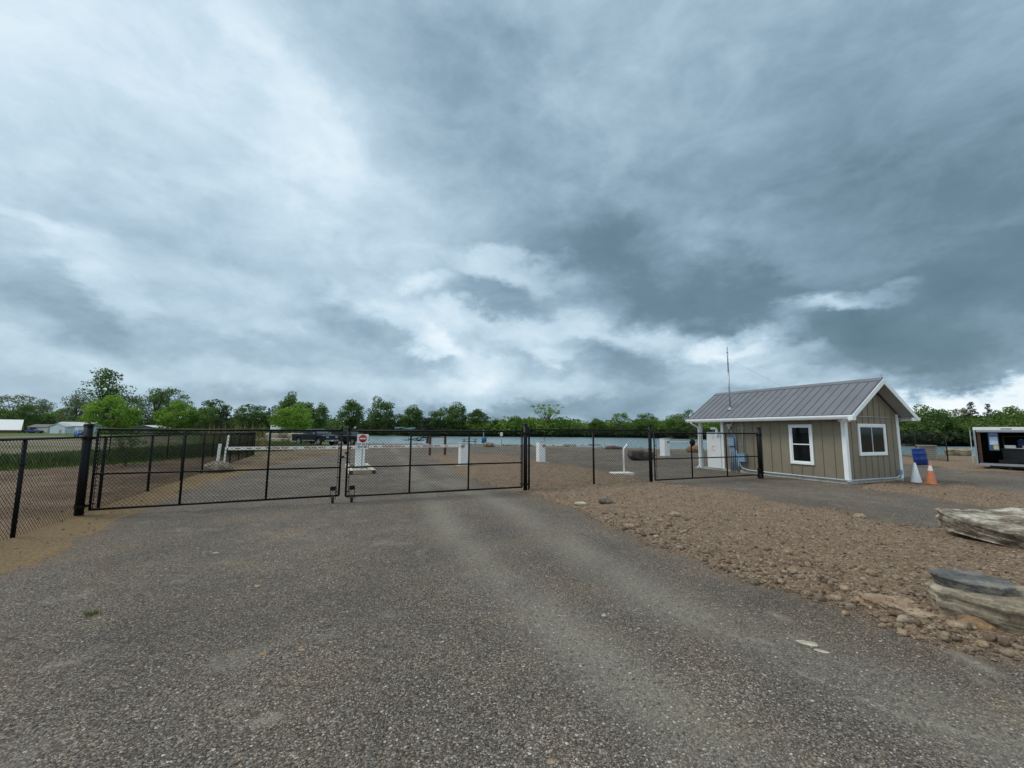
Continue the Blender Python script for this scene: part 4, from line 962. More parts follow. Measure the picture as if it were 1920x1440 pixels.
# ------------------------------------------------------------------ right side objects
# drum (tilted)
dm = thing('plastic_drum', 'tilted blue plastic drum standing on soil behind the hut', 'drum', (22.35, 23.3, .08), 0); dm.rotation_euler = (R(-2.5), R(-3), 0)
pr = [(.001, 0), (.25, 0), (.275, .03), (.29, .28), (.296, .30), (.296, .33), (.292, .35), (.292, .60), (.298, .62), (.298, .65), (.29, .67), (.278, .86), (.285, .88), (.27, .90)]
MB().lathe([(r_ * 1.02, z * 1.0) for r_, z in pr], 28).build('drum_body', MT['bluedrum'], dm)
MB().lathe([(.276, .892), (.262, .90), (.25, .885), (.001, .88)], 28).build('drum_lid', MT['bluedrum'], dm)
def cone(label, x, y, h, r, mat, collar=False, leanx=0):
    c = thing('traffic_cone', label, 'traffic cone', (x, y, hz(x, y) + .0), random.uniform(0, 40)); c.rotation_euler[0] = R(leanx)
    MB().lathe([(r, .025), (r * .97, .04), (r * .2, h * .97), (r * .12, h), (.001, h)], 24).build('cone_body', mat, c)
    MB().bbox((-r * 1.04, -r * 1.04, 0), (r * 1.04, r * 1.04, .025)).build('cone_base', MT['rubber'] if not collar else mat, c, .01)
    if collar: MB().lathe([(r * .47, h * .66), (r * .27, h * .90)], 24).build('reflective_collar', MT['white'], c)
cone('plain white traffic cone beside the hut corner', 14.15, 15.0, .70, .155, MT['white'])
cone('orange traffic cone with white collar right of the white one', 14.22, 14.55, .68, .15, MT['orange'], True, 2)
# crate
cr_ = thing('wooden_crate', 'weathered slatted wooden box beside the lake fence behind the blue drum', 'crate', (27.3, 28.0, 0), -30)
MB().bbox((-.34, -.3, 0), (.34, .3, .98)).build('crate_core', simple('crate_dark', (.16, .15, .12), .9), cr_)
m = MB()
for k in range(7): m.bbox((-.40, -.345, .03 + k * .14), (.40, -.302, .03 + k * .14 + .115)); m.bbox((-.40, -.30, .03 + k * .14), (-.342, .34, .03 + k * .14 + .115))
m.build('crate_slats', MT['crate'], cr_, .003, split=False)
MB().bbox((-.45, -.40, .985), (.42, .38, 1.03)).build('crate_lid', MT['crate'], cr_)
# trailer
tr = thing('enclosed_trailer', 'white open-sided enclosed cargo trailer full of tools at the right edge', 'trailer', (23.45, 21.5, 0), -50)
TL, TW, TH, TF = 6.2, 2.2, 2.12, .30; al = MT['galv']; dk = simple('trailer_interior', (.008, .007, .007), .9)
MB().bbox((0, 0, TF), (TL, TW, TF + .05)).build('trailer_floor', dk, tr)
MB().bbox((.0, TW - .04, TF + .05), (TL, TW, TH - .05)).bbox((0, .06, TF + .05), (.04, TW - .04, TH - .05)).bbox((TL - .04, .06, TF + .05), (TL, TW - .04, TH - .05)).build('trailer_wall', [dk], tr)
MB().bbox((-.02, -.02, TH - .06), (TL + .02, TW + .02, TH)).bbox((-.03, -.03, TH - .14), (TL + .03, -.0, TH + .01)).build('trailer_roof', MT['white'], tr, .01)
MB().bbox((-.02, -.0, TF + .05), (-.003, TW, TH - .07)).build('side_skin', MT['white'], tr)
m = MB(); m.bbox((-.03, -.045, TF - .06), (.04, .02, TH - .14)); m.bbox((.07, -.045, TH - .24), (TL, .0, TH - .14)); m.bbox((.07, -.05, TF - .06), (TL, 0, TF + .05)); m.build('opening_frame', MT['galv'], tr)
m = MB().box((-.14, .02, 1.15), (.03, .09, 1.66), (0, 0, 0)); m.build('open_door', MT['soffit'], tr)
MB().bbox((.08, .02, TF + .06), (.2, .08, TH - .25)).build('door_jamb', MT['brownwood'], tr)
for x in (1.05, 3.7):
    for yy in (.34, 1.9):
        w_ = MB().lathe([(.12, -.10), (.20, -.11), (.235, -.08), (.24, 0), (.235, .08), (.20, .11), (.12, .10)], 24, (x, yy, .235), 'Y').build('wheel', MT['rubber'], tr)
        MB().lathe([(.001, -.085), (.05, -.09), (.10, -.075), (.13, -.10)], 20, (x, yy, .235), 'Y').build('rim', MT['galv'], w_)
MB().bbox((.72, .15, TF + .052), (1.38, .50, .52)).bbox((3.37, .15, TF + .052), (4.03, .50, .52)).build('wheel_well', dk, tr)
MB().bbox((.4, .1, .16), (TL, .2, TF)).bbox((.4, 1.9, .16), (TL, 2.0, TF)).bbox((.7, .35, .14), (1.4, 1.9, .2)).build('chassis', MT['ink'], tr)
MB().bbox((.9, 1.35, 1.15), (TL - .1, 2.14, 1.19)).bbox((.9, 1.35, 1.65), (TL - .1, 2.14, 1.69)).bbox((2.2, 1.35, TF + .05), (2.25, 1.4, 1.68)).bbox((.9, 1.35, TF + .05), (.95, 1.4, 1.68)).build('shelf', simple('shelf_wood', (.10, .06, .035), .85), tr)
m = MB().lathe([(.001, TH - .145)], 3)
MB().bbox((.9, -.034, TH - .1), (1.25, -.0305, TH - .06)).bbox((1.75, -.034, TH - .095), (2.5, -.0305, TH - .07)).build('roof_light_strip', MT['ink'], tr)
def tl_(x, y, z=0.0):
    c, s_ = math.cos(R(-50)), math.sin(R(-50)); return (23.45 + x * c - y * s_, 21.5 + x * s_ + y * c, z)
cards = [(1, (.25, .35, .62)), (1, (.35, .50, .62)), (1, (.60, .62, .75)), (1, (.55, .52, .22))]
bn = thing('hanging_banner', 'narrow blue printed strip hanging just inside the trailer opening', 'banner', tl_(.62, .12), -50)
MB().bbox((-.17, 0, .98), (.17, .015, 1.90)).build('banner_backing', simple('banner_blue', (.03, .10, .22), .5), bn)
for k, (z, c) in enumerate(((1.72, (.22, .25, .45)), (1.46, (.35, .50, .62)), (1.26, (.58, .58, .75)), (1.03, (.55, .52, .20)))):
    MB().bbox((-.13 if k != 3 else -.02, -.006, z), (.14, -.002, z + .2)).build('printed_panel', simple('print%d' % k, c, .5, 0, .3, 20), bn)
tb = thing('storage_bin', 'large black plastic bin standing inside the trailer on the left', 'bin', tl_(1.35, .75, TF + .051), -50)
MB().box((0, 0, .34), (.95, .62, .68), None, 0, 1.08).build('bin_body', simple('dark_bin', (.008, .009, .011), .6), tb, .03)
MB().box((0, 0, .70), (1.06, .72, .05)).build('bin_lid', MT['ink'], tb, .01)
pw = thing('white_tote', 'white open tote resting on the black bin inside the trailer', 'tote', tl_(1.25, .65, TF + .78), -50)
MB().box((0, 0, .02), (.60, .4, .03)).box((-.29, 0, .09), (.03, .4, .15)).box((.29, 0, .09), (.03, .4, .15)).box((-.12, -.19, .09), (.36, .03, .15)).build('tote_body', MT['white'], pw, .01)
for k, (x, y, z, d_, c, nm, lb) in enumerate(((1.5, 1.6, 1.19, (.25, .25, .32), (.03, .07, .25), 'paint_can', 'blue container on the trailer shelf beside the grey bottle'), (1.85, 1.6, 1.19, (.14, .14, .42), (.45, .45, .48), 'bottle', 'pale grey bottle on the trailer shelf'),
      (2.3, .6, TF + .051, (.5, .3, .28), (.16, .15, .14), 'tool_box', 'dark grey tool box on the trailer floor right of the black bin'), (2.9, .8, TF + .051, (.6, .4, .5), (.03, .03, .035), 'tool_box', 'black case at mid floor of the trailer'), (3.6, .5, TF + .051, (.9, .5, .10), (.36, .22, .12), 'plank_stack', 'short brown planks on the trailer floor near the right edge'))):
    p = thing(nm, lb, nm.replace('_', ' '), tl_(x, y, z), -50 + 7 * k)
    MB().box((0, 0, d_[2] / 2), d_).build('case_body', simple('itm%d' % k, c, .6), p, .02)
    MB().box((0, 0, d_[2] + .015), (d_[0] * .5, d_[1] * .25, .03)).build('handle', MT['soffit'], p, .008)
sh_ = thing('saw_horse', 'pale folding stand lying inside the trailer near the right edge', 'stand', tl_(3.35, .35, TF + .051), -50)
MB().tube([(-.5, 0, .3), (.3, 0, .12)], .03, 8).tube([(-.35, 0, 0), (-.3, 0, .3)], .025, 8).tube([(-.4, .1, .6), (0, .1, .6)], .04, 8).tube([(-.1, .1, 0), (-.2, .1, .6)], .02, 8).build('stand_frame', MT['soffit'], sh_)

# ------------------------------------------------------------------ vehicles
def loft(mb, secs, smooth=True):
    """secs: list of closed rings (same length)"""
    n = len(secs[0]); vs = [p for s_ in secs for p in s_]; fs_ = []
    for i_ in range(len(secs) - 1):
        for k in range(n): fs_.append((i_ * n + k, i_ * n + (k + 1) % n, (i_ + 1) * n + (k + 1) % n, (i_ + 1) * n + k))
    fs_.append(tuple(range(n))[::-1]); fs_.append(tuple((len(secs) - 1) * n + k for k in range(n)))
    mb.add(vs, fs_, smooth); return mb
def vehicle(name, label, cat, loc, rz, paint, kind):
    t = thing(name, label, cat, loc, rz)
    if kind == 'pickup':
        Lh, Wd = 5.85, 2.0; wb = (1.28, 4.78); wr = .42
        low = [(0, .62), (.05, .5), (.75, .48), (.82, .72), (1.0, .92), (1.28, .98), (1.56, .92), (1.74, .72), (1.8, .42), (4.25, .42), (4.31, .72), (4.5, .92), (4.78, .98), (5.06, .92), (5.24, .72), (5.30, .46), (5.80, .45), (5.85, .6), (5.85, .95), (5.78, 1.13), (5.5, 1.20), (4.2, 1.28), (1.95, 1.30), (0, 1.30)]
        top = [(1.95, 1.27), (2.02, 1.80), (2.25, 1.90), (3.35, 1.90), (3.6, 1.84), (4.35, 1.27)]
    elif kind == 'suv':
        Lh, Wd = 4.6, 1.9; wb = (.95, 3.65); wr = .38
        low = [(0, .5), (.5, .45), (.55, .65), (.7, .83), (.95, .88), (1.2, .83), (1.35, .65), (1.4, .38), (3.2, .38), (3.25, .65), (3.4, .83), (3.65, .88), (3.9, .83), (4.05, .65), (4.1, .42), (4.55, .42), (4.6, .6), (4.6, .95), (4.4, 1.1), (3.2, 1.16), (0, 1.16)]
        top = [(.05, 1.14), (.15, 1.72), (.4, 1.80), (2.6, 1.80), (2.8, 1.74), (3.3, 1.14)]
    else:
        Lh, Wd = 4.3, 1.76; wb = (.8, 3.4); wr = .32
        low = [(0, .5), (.4, .35), (.45, .55), (.6, .68), (.8, .72), (1.0, .68), (1.15, .55), (1.2, .3), (3.0, .3), (3.05, .55), (3.2, .68), (3.4, .72), (3.6, .68), (3.75, .55), (3.8, .32), (4.25, .35), (4.3, .6), (4.1, .82), (3.1, .95), (.1, .98)]
        top = [(.1, .95), (.5, 1.36), (.8, 1.45), (2.2, 1.45), (2.4, 1.40), (3.15, .93)]
    h = Wd / 2; m = MB()
    n = len(low)
    def ring(y, k): return [(x if 0 < x < Lh else x, y, z) for x, z in low] if k == 1 else [(Lh / 2 + (x - Lh / 2) * (.985 if k < 1 else 1), y, .75 + (z - .75) * .93) for x, z in low]
    loft(m, [ring(-h, .9), ring(-h + .06, 1), ring(h - .06, 1), ring(h, .9)], False)
    if kind == 'pickup':
        m.v = m.v
    b_ = m.build('body', paint, t, .02)
    m = MB()
    def ring2(y, k): 
        zb_ = top[0][1]; zt = max(z for _, z in top); return [(x, y - math.copysign(.17, y) * ((z - zb_) / (zt - zb_)) if k else y, z) for x, z in top]
    loft(m, [ring2(-h + .05, 1), ring2(-h + .30, 1), ring2(h - .30, 1), ring2(h - .05, 1)], False)
    cb = m.build('cab', paint, t, .03)
    # glass: side panes, windscreen, rear
    zb_ = top[0][1]; zt = max(z for _, z in top); fx, rx = top[-1][0], top[0][0]; tx1, tx0 = top[-2][0], top[1][0]
    def side(u, z): return u
    m = MB()
    for s_ in (-1, 1):
        def yy(z): return s_ * (h - .05 - .17 * (z - zb_) / (zt - zb_) + .006)
        z0_, z1_ = zb_ + .05, zt - .11
        def xf(z): return fx + (tx1 - fx) * (z - zb_) / (top[-2][1] - zb_) - .16
        def xr(z): return rx + (tx0 - rx) * (z - zb_) / (top[1][1] - zb_) + .12
        mid_ = (xf(z0_) + xr(z0_)) / 2 - .05
        for (a0, a1, b0, b1) in ((xr(z0_), xr(z1_), mid_ - .05, mid_ - .05), (mid_ + .05, mid_ + .05, xf(z0_), xf(z1_))):
            m.add([(a0, yy(z0_), z0_), (b0, yy(z0_), z0_), (b1, yy(z1_), z1_), (a1, yy(z1_), z1_)], [(0, 1, 2, 3)])
    m.build('side_window', MT['glass'], t)
    m = MB(); e = .012
    zt2 = top[-2][1]; ya = h - .16; yb = h - .30
    m.add([(fx + e - .04, -ya, zb_ + .05), (fx + e - .04, ya, zb_ + .05), (tx1 + e + .06, yb, zt2 - .05), (tx1 + e + .06, -yb, zt2 - .05)], [(0, 1, 2, 3)])
    MTw = MT.setdefault('wscreen', simple('windscreen_glass', (.05, .07, .08), .05, 0, .1, 1, spec=.9)); ws_ = m.build('windscreen', MTw, t); ws_.location = (.03, 0, .02)
    for x in wb:
        for s_ in (-1, 1):
            w_ = MB().lathe([(wr * .6, -.12), (wr * .9, -.125), (wr, -.09), (wr, .09), (wr * .9, .125), (wr * .6, .12)], 24, (x, s_ * (h - .13), wr), 'Y').build('wheel', MT['rubber'], t)
            q = MB().lathe([(.001, 0), (wr * .2, .0), (wr * .62, .015)], 16, (x, s_ * (h - .02), wr), 'Y')
            for k in range(6): a_ = k * math.pi / 3; q.box((x + math.cos(a_) * wr * .38, s_ * (h - .005), wr + math.sin(a_) * wr * .38), (wr * .42, .02, wr * .14), (0, -math.degrees(a_), 0))
            q.build('rim', MT['galv'], w_)
    for s_ in (-1, 1):
        MB().bbox((Lh - .10, s_ * h * .62 - .18, .86), (Lh + .012, s_ * h * .62 + .18, 1.02)).build('headlight', MT['soffit'], t, .02)
        MB().bbox((-.012, s_ * h * .85 - .08, .85), (.03, s_ * h * .85 + .08, 1.15)).build('tail_light', MT['red'], t)
        MB().box((fx - .25, s_ * (h + .10), zb_ + .12), (.12, .2, .16)).build('mirror', MT['galv'] if kind == 'pickup' else paint, t, .02)
    MB().bbox((Lh - .02, -h * .42, .72), (Lh + .02, h * .42, 1.03)).build('grille', MT['ink'], t)
    MB().bbox((Lh - .06, -h + .05, .48), (Lh + .09, h - .05, .66)).build('bumper', MT['galv'] if kind == 'pickup' else MT['ink'], t, .03)
    if kind == 'pickup':
        MB().bbox((.08, -h + .1, 1.302), (1.88, h - .1, 1.312)).build('bed_cover', MT['ink'], t)
        m = MB()
        for s_ in (-1, 1): m.bbox((1.9, s_ * (h + .002) - .004, .55), (4.15, s_ * (h + .002) + .004, .60)); m.tube([(2.1, s_ * (h - .03), 1.33), (2.13, s_ * (h - .18), 1.76), (2.3, s_ * (h - .2), 1.82), (3.4, s_ * (h - .2), 1.82), (4.1, s_ * (h - .05), 1.34), (2.1, s_ * (h - .03), 1.33)], .014, 5)
        m.build('chrome_trim', MT['soffit'], t)
        MB().bbox((Lh + .091, -.15, .5), (Lh + .1, .15, .62)).build('number_plate', MT['white'], t)
    return t
car_paint = lambda n_, c: simple(n_, c, .3, 0, .05, 2, spec=.25)
vehicle('pickup_truck', 'black crew-cab pickup truck parked beyond the barrier arm, nose to the right', 'pickup truck', (-25.9, 51.8, 0), -28, car_paint('black_paint', (.006, .007, .012)), 'pickup')
vehicle('parked_car', 'dark off-roader parked right behind the pickup, half hidden by the gate posts', 'car', (-22.3, 53.6, 0), -22, car_paint('dark_paint', (.02, .02, .022)), 'suv')
vehicle('parked_car', 'bright blue car parked on the lawn left of the big gate post', 'car', (atY(150, 95), 95, 0), -35, car_paint('blue_paint', (.01, .10, .42)), 'car')
vehicle('parked_car', 'dark blue car standing by the shed at the far left', 'car', (atY(52, 146), 146, 0), 10, car_paint('navy_paint', (.02, .05, .18)), 'car')

# ------------------------------------------------------------------ far houses
def house(label, px, Yd, Wd, Dp, Hh, Rh, wall, roof, rz=0, gable='x', ov=.35, win=(), door=None, z=0, name='house', wing=None, cat='house'):
    t = thing(name, label, cat, (atY(px, Yd), Yd, z), rz)
    def bodyf(x0, x1, y0, y1, hh, rh, gx):
        m = MB()
        if gx: m.prism([(x0, 0), (x1, 0), (x1, hh), ((x0 + x1) / 2, hh + rh), (x0, hh)], y0, y1)        # gable faces camera
        else: m.prism([(y0, 0), (y1, 0), (y1, hh), ((y0 + y1) / 2, hh + rh), (y0, hh)], x0, x1, 0, 'YZ')
        m.build('wall', wall, t)
        m = MB(); th_ = .14; sl = rh / ((x1 - x0) / 2 if gx else (y1 - y0) / 2)
        a0, a1 = (x0, x1) if gx else (y0, y1); b0, b1 = (y0, y1) if gx else (x0, x1); mid_ = (a0 + a1) / 2
        for s_, e_ in ((-1, a0 - ov), (1, a1 + ov)):
            ze = hh - sl * ov + .03
            m.prism([(e_, ze), (mid_, hh + rh + .03), (mid_, hh + rh + th_ + .03), (e_, ze + th_)], b0 - ov, b1 + ov, 0, 'XZ' if gx else 'YZ')
        m.build('roof', roof, t)
    bodyf(-Wd / 2, Wd / 2, 0, Dp, Hh, Rh, gable == 'x')
    if wing: bodyf(*wing)
    for (x, z0, ww, hh_) in win:
        f_ = MB().bbox((x - ww / 2 - .08, -.06, z0 - .08), (x + ww / 2 + .08, -.003, z0 + hh_ + .08)).build('window', MT['trim'], t); MB().bbox((x - ww / 2, -.09, z0), (x + ww / 2, -.062, z0 + hh_)).build('pane', MT['glass'], f_)
    if door: MB().bbox((door[0] - .5 * door[1], -.07, 0), (door[0] + .5 * door[1], -.003, door[2])).build('door', door[3], t)
    return t
wb_ = simple('pale_blue_siding', (.62, .73, .79), .6); wgn = simple('grey_green_siding', (.24, .27, .22), .7); rg_ = simple('light_grey_shingle', (.42, .43, .44), .8, 0, .15, 1); rw = simple('white_metal_roof', (.66, .68, .68), .5)
brick = simple('brick', (.28, .12, .09), .85, 0, .25, 2); cream = simple('cream_siding', (.66, .64, .56), .7); rdk = simple('dark_shingle', (.12, .12, .12), .85)
house('pale blue bungalow with light grey roof and a front gable wing at far left', 128, 150, 12.8, 8, 2.6, 1.35, wb_, rg_, 0, 'y', win=((-5.2, .9, 1.2, 1.1),), wing=(-3.6, 1.6, -2.5, 0, 2.4, 1.1, True), door=(3.2, 1.0, 2.0, MT['trim']))
house('small cream shed with wide dark opening at the far left', 71, 148, 7.0, 5, 2.1, .9, cream, rdk, 0, 'y', door=(-1.5, 2.4, 1.9, MT['ink']), name='shed', cat='shed')
house('low brick building with broad white metal roof at the left edge', -22, 140, 13, 9, 1.5, 3.0, brick, rw, 46, 'y', ov=.8, win=((2, .7, 1.2, .9),))
house('grey-green low building with white gable trim beyond the fence', 272, 140, 9.2, 6, 1.9, .9, wgn, rw, 0, 'x', win=((-2, .7, 1, .9),))
house('small white house partly hidden by the bright tree left of centre', 176, 165, 8, 6, 2.4, 1.3, cream, rg_, 0, 'x', win=((0, .8, 1.2, 1.0),))
house('white box trailer building among the trees left of the pickup', 517, 120, 3.6, 3, 2.9, .05, MT['white'], rw, -15, 'y', ov=.02, name='site_cabin', cat='cabin')
house('long white building with grey roof across the water behind the pickup', 640, 205, 13, 7, 2.5, 1.0, MT['white'], rg_, 0, 'y', win=((-3, .9, 1.4, 1), (1, .9, 1.4, 1), (4.3, .9, 1.4, 1)))
house('long low house with pale blue metal roof across the water', 757, 200, 9.3, 7, 1.6, 1.7, cream, simple('teal_roof', (.25, .48, .55), .5), 0, 'y')
house('white open shelter with flat grey roof across the water above the pickup', 613, 200, 8, 5, 2.9, .4, cream, rg_, 0, 'y', name='shelter', cat='shelter')
# stop sign
x = atY(114.5, 118); st = thing('stop_sign', 'red octagonal STOP sign in front of the pale blue bungalow', 'sign', (x, 118, 0), 0)
MB().tube([(0, .03, 0), (0, .03, 1.3)], .03, 6).build('sign_post', MT['galv'], st)
MB().prism([(.44 * math.cos(R(22.5 + 45 * k)), .95 + .44 * math.sin(R(22.5 + 45 * k))) for k in range(8)], -.01, .01).build('sign_face', MT['red'], st)
q = text_mesh('STOP', .34, MT['white'], 'lettering', .002, .01); q.parent = st; q.rotation_euler = (R(90), 0, 0); q.location = (0, -.015, .95)
o = MB().tube([(0, 0, 0), (0, 0, 2.3)], .05, 6).build('sign_pole', MT['galv']); o.location = (atY(126, 112), 112, 0); tag(o, 'thin bare pole right of the stop sign', 'pole')

# ------------------------------------------------------------------ vegetation
def leafquads(C, size, rg, tint=None, upb=.35):
    n = len(C); nrm = rg.normal(size=(n, 3)); nrm[:, 2] += upb; nrm /= np.linalg.norm(nrm, axis=1, keepdims=True)
    a = np.cross(nrm, rg.normal(size=(n, 3))); a /= np.linalg.norm(a, axis=1, keepdims=True) + 1e-9; b = np.cross(nrm, a)
    s = size * rg.uniform(.6, 1.35, (n, 1)); l = rg.uniform(.55, .9, (n, 1))
    V4 = np.stack([C - a * s, C + b * s * l * .8, C + a * s, C - b * s * l * .8], 1).reshape(-1, 3)
    Fq = np.arange(4 * n).reshape(-1, 4); t_ = np.repeat(tint if tint is not None else rg.random(n), 4)
    return V4, Fq, t_
def crown_pts(kind, rg, nleaf):
    """unit: height 10, trunk base at 0"""
    cl = []
    if kind == 'broad':
        for _ in range(80):
            u = rg.normal(size=3); u /= np.linalg.norm(u); r_ = rg.uniform(.3, 1) ** .5
            cl.append((u[0] * 4.2 * r_, u[1] * 4.2 * r_, 5.2 + u[2] * 4.1 * r_, rg.uniform(.6, 1.35)))
    elif kind == 'oval':
        for _ in range(80):
            u = rg.normal(size=3); u /= np.linalg.norm(u); r_ = rg.uniform(.3, 1) ** .5; k = 1 - .25 * abs(u[2])
            cl.append((u[0] * 2.6 * r_ * k, u[1] * 2.6 * r_ * k, 5.5 + u[2] * 4.0 * r_, rg.uniform(.65, 1.15)))
    elif kind == 'airy':
        for _ in range(75):
            a = rg.uniform(0, 2 * math.pi); z = rg.uniform(2.0, 9.6); rr = (1.0 + 2.9 * math.sin(math.pi * (z - 1.2) / 9.5)) * rg.uniform(.25, 1.1)
            cl.append((rr * math.cos(a), rr * math.sin(a), z, rg.uniform(.6, 1.1)))
    elif kind == 'bare':
        for _ in range(85):
            a = rg.uniform(0, 2 * math.pi); z = rg.uniform(1.2, 9.2); rr = (4.6 - z * .36) * rg.uniform(.1, 1.15)
            cl.append((rr * math.cos(a), rr * math.sin(a), z, rg.uniform(.55, 1.1)))
    elif kind == 'umbrella':
        for _ in range(38):
            a = rg.uniform(0, 2 * math.pi); rr = rg.uniform(.3, 4.6); z = 6.4 + rr * .30 + rg.uniform(-1.4, 1.6)
            cl.append((rr * math.cos(a), rr * math.sin(a), z, rg.uniform(.35, .65)))
    elif kind == 'conifer':
        for k in range(60):
            z = 1.0 + 8.8 * (k / 60); rr = (1 - (z - .6) / 9.6) * 3.0 * rg.uniform(.25, 1); a = rg.uniform(0, 2 * math.pi)
            cl.append((rr * math.cos(a), rr * math.sin(a), z - rr * .15, .42 + .35 * (1 - z / 10)))
    cl = np.array(cl); wgt = cl[:, 3] ** 2; wgt /= wgt.sum(); idx = rg.choice(len(cl), nleaf, p=wgt)
    d = rg.normal(size=(nleaf, 3)); d /= np.linalg.norm(d, axis=1, keepdims=True); d *= (rg.uniform(.2, 1, (nleaf, 1)) ** .45)
    fl = .35 if kind == 'conifer' else (.5 if kind == 'umbrella' else .8)
    P = cl[idx, :3] + d * cl[idx, 3:4] * np.array([1.1, 1.1, fl])
    lum = np.clip(.5 + (cl[idx, 3] * 0 + rg.normal(size=nleaf) * .17) + (_h(idx, idx * 0, 3) - .5) * .45, 0, 1)
    return cl, P, lum
def tree_proto(kind, seed, nleaf, lsize):
    rg = np.random.default_rng(seed); cl, P, lum = crown_pts(kind, rg, nleaf)
    V4, Fq, t_ = leafquads(P, lsize, rg, lum)
    crown = npmesh('crown', V4, Fq, MT['leaf'], False, {'tint': t_}, link=False)
    m = MB(); tr_ = {'broad': .30, 'oval': .26, 'airy': .2, 'bare': .28, 'umbrella': .2, 'conifer': .16}[kind]
    top_z = {'umbrella': 6.0, 'conifer': 9.6}.get(kind, 7.2)
    bend = rg.uniform(-.25, .25, 2)
    m.tube([(0, 0, -.3), (bend[0] * .3, bend[1] * .3, 1.6), (bend[0], bend[1], 3.6), (bend[0] * .6, bend[1] * .5, top_z)], [tr_ * 1.25, tr_, tr_ * .7, .05], 7)
    if kind != 'conifer':
        pick = rg.permutation(len(cl))[:(34 if kind in ('bare', 'airy', 'umbrella') else 16)]
        for k in pick:
            e = cl[k, :3]; z0_ = min(max(1.6, e[2] * .45), 5.5); s0 = Vector((bend[0] * .6, bend[1] * .6, z0_)); mid_ = Vector(((s0.x + e[0]) / 2, (s0.y + e[1]) / 2, (z0_ + e[2]) / 2 - .2))
            m.tube([s0, mid_, e], [tr_ * .42, tr_ * .24, .03], 5, False)
            if kind == 'bare':
                e2 = Vector(e) + Vector((e[0] * .16, e[1] * .16, rg.uniform(.3, .9))); m.tube([e, e2], [.035, .012], 4, False)
    tk = m.build('trunk', MT['bark'], None, fix=False); me = tk.data; bpy.data.objects.remove(tk)
    return crown, me
PR = {'broad': [tree_proto('broad', 10 + k, 6000, .21) for k in range(3)], 'oval': [tree_proto('oval', 20 + k, 5000, .19) for k in range(3)],
      'airy': [tree_proto('airy', 30 + k, 4200, .16) for k in range(2)], 'bare': [tree_proto('bare', 40 + k, 3600, .15) for k in range(2)],
      'umbrella': [tree_proto('umbrella', 50, 1300, .15)], 'conifer': [tree_proto('conifer', 60 + k, 2600, .14) for k in range(2)]}
halfw = {'broad': 5.2, 'oval': 3.3, 'airy': 4.0, 'bare': 4.0, 'umbrella': 4.9, 'conifer': 2.6}
DG = (.095, .165, .045); BG = (.18, .31, .04); MG = (.12, .21, .046); GG = (.15, .195, .105); OG_ = (.095, .145, .036); CG = (.022, .036, .022)
tcount = 0
def tree(px, ytop, wpx, Yd, kind, colr, label, name=None, group=None, z=0.0, base=None):
    global tcount
    Hh = EYE - z + (hor(px) - ytop) * Yd / F; Wd = wpx * Yd / F * (1.25 if kind in ('bare', 'airy') else 1.12)
    t = thing(name or {'conifer': 'conifer_tree', 'bare': 'sparse_tree', 'airy': 'leafy_tree', 'umbrella': 'young_tree'}.get(kind, 'leafy_tree'), label, 'tree', (atY(px, Yd), Yd, z), (tcount * 67) % 360, group)
    cm, tm = PR[kind][tcount % len(PR[kind])]; tcount += 1
    sx = Wd / 2 / halfw[kind]; sz = Hh / 9.75; t.scale = (sx, sx, sz)
    for nm, me in (('crown', cm), ('trunk', tm)):
        o_ = bpy.data.objects.new(nm, me); col.objects.link(o_); o_.parent = t
        if nm == 'crown': v_ = random.uniform(.9, 1.1); o_.color = (colr[0] * v_, colr[1] * v_, colr[2] * v_, 1)
    return t
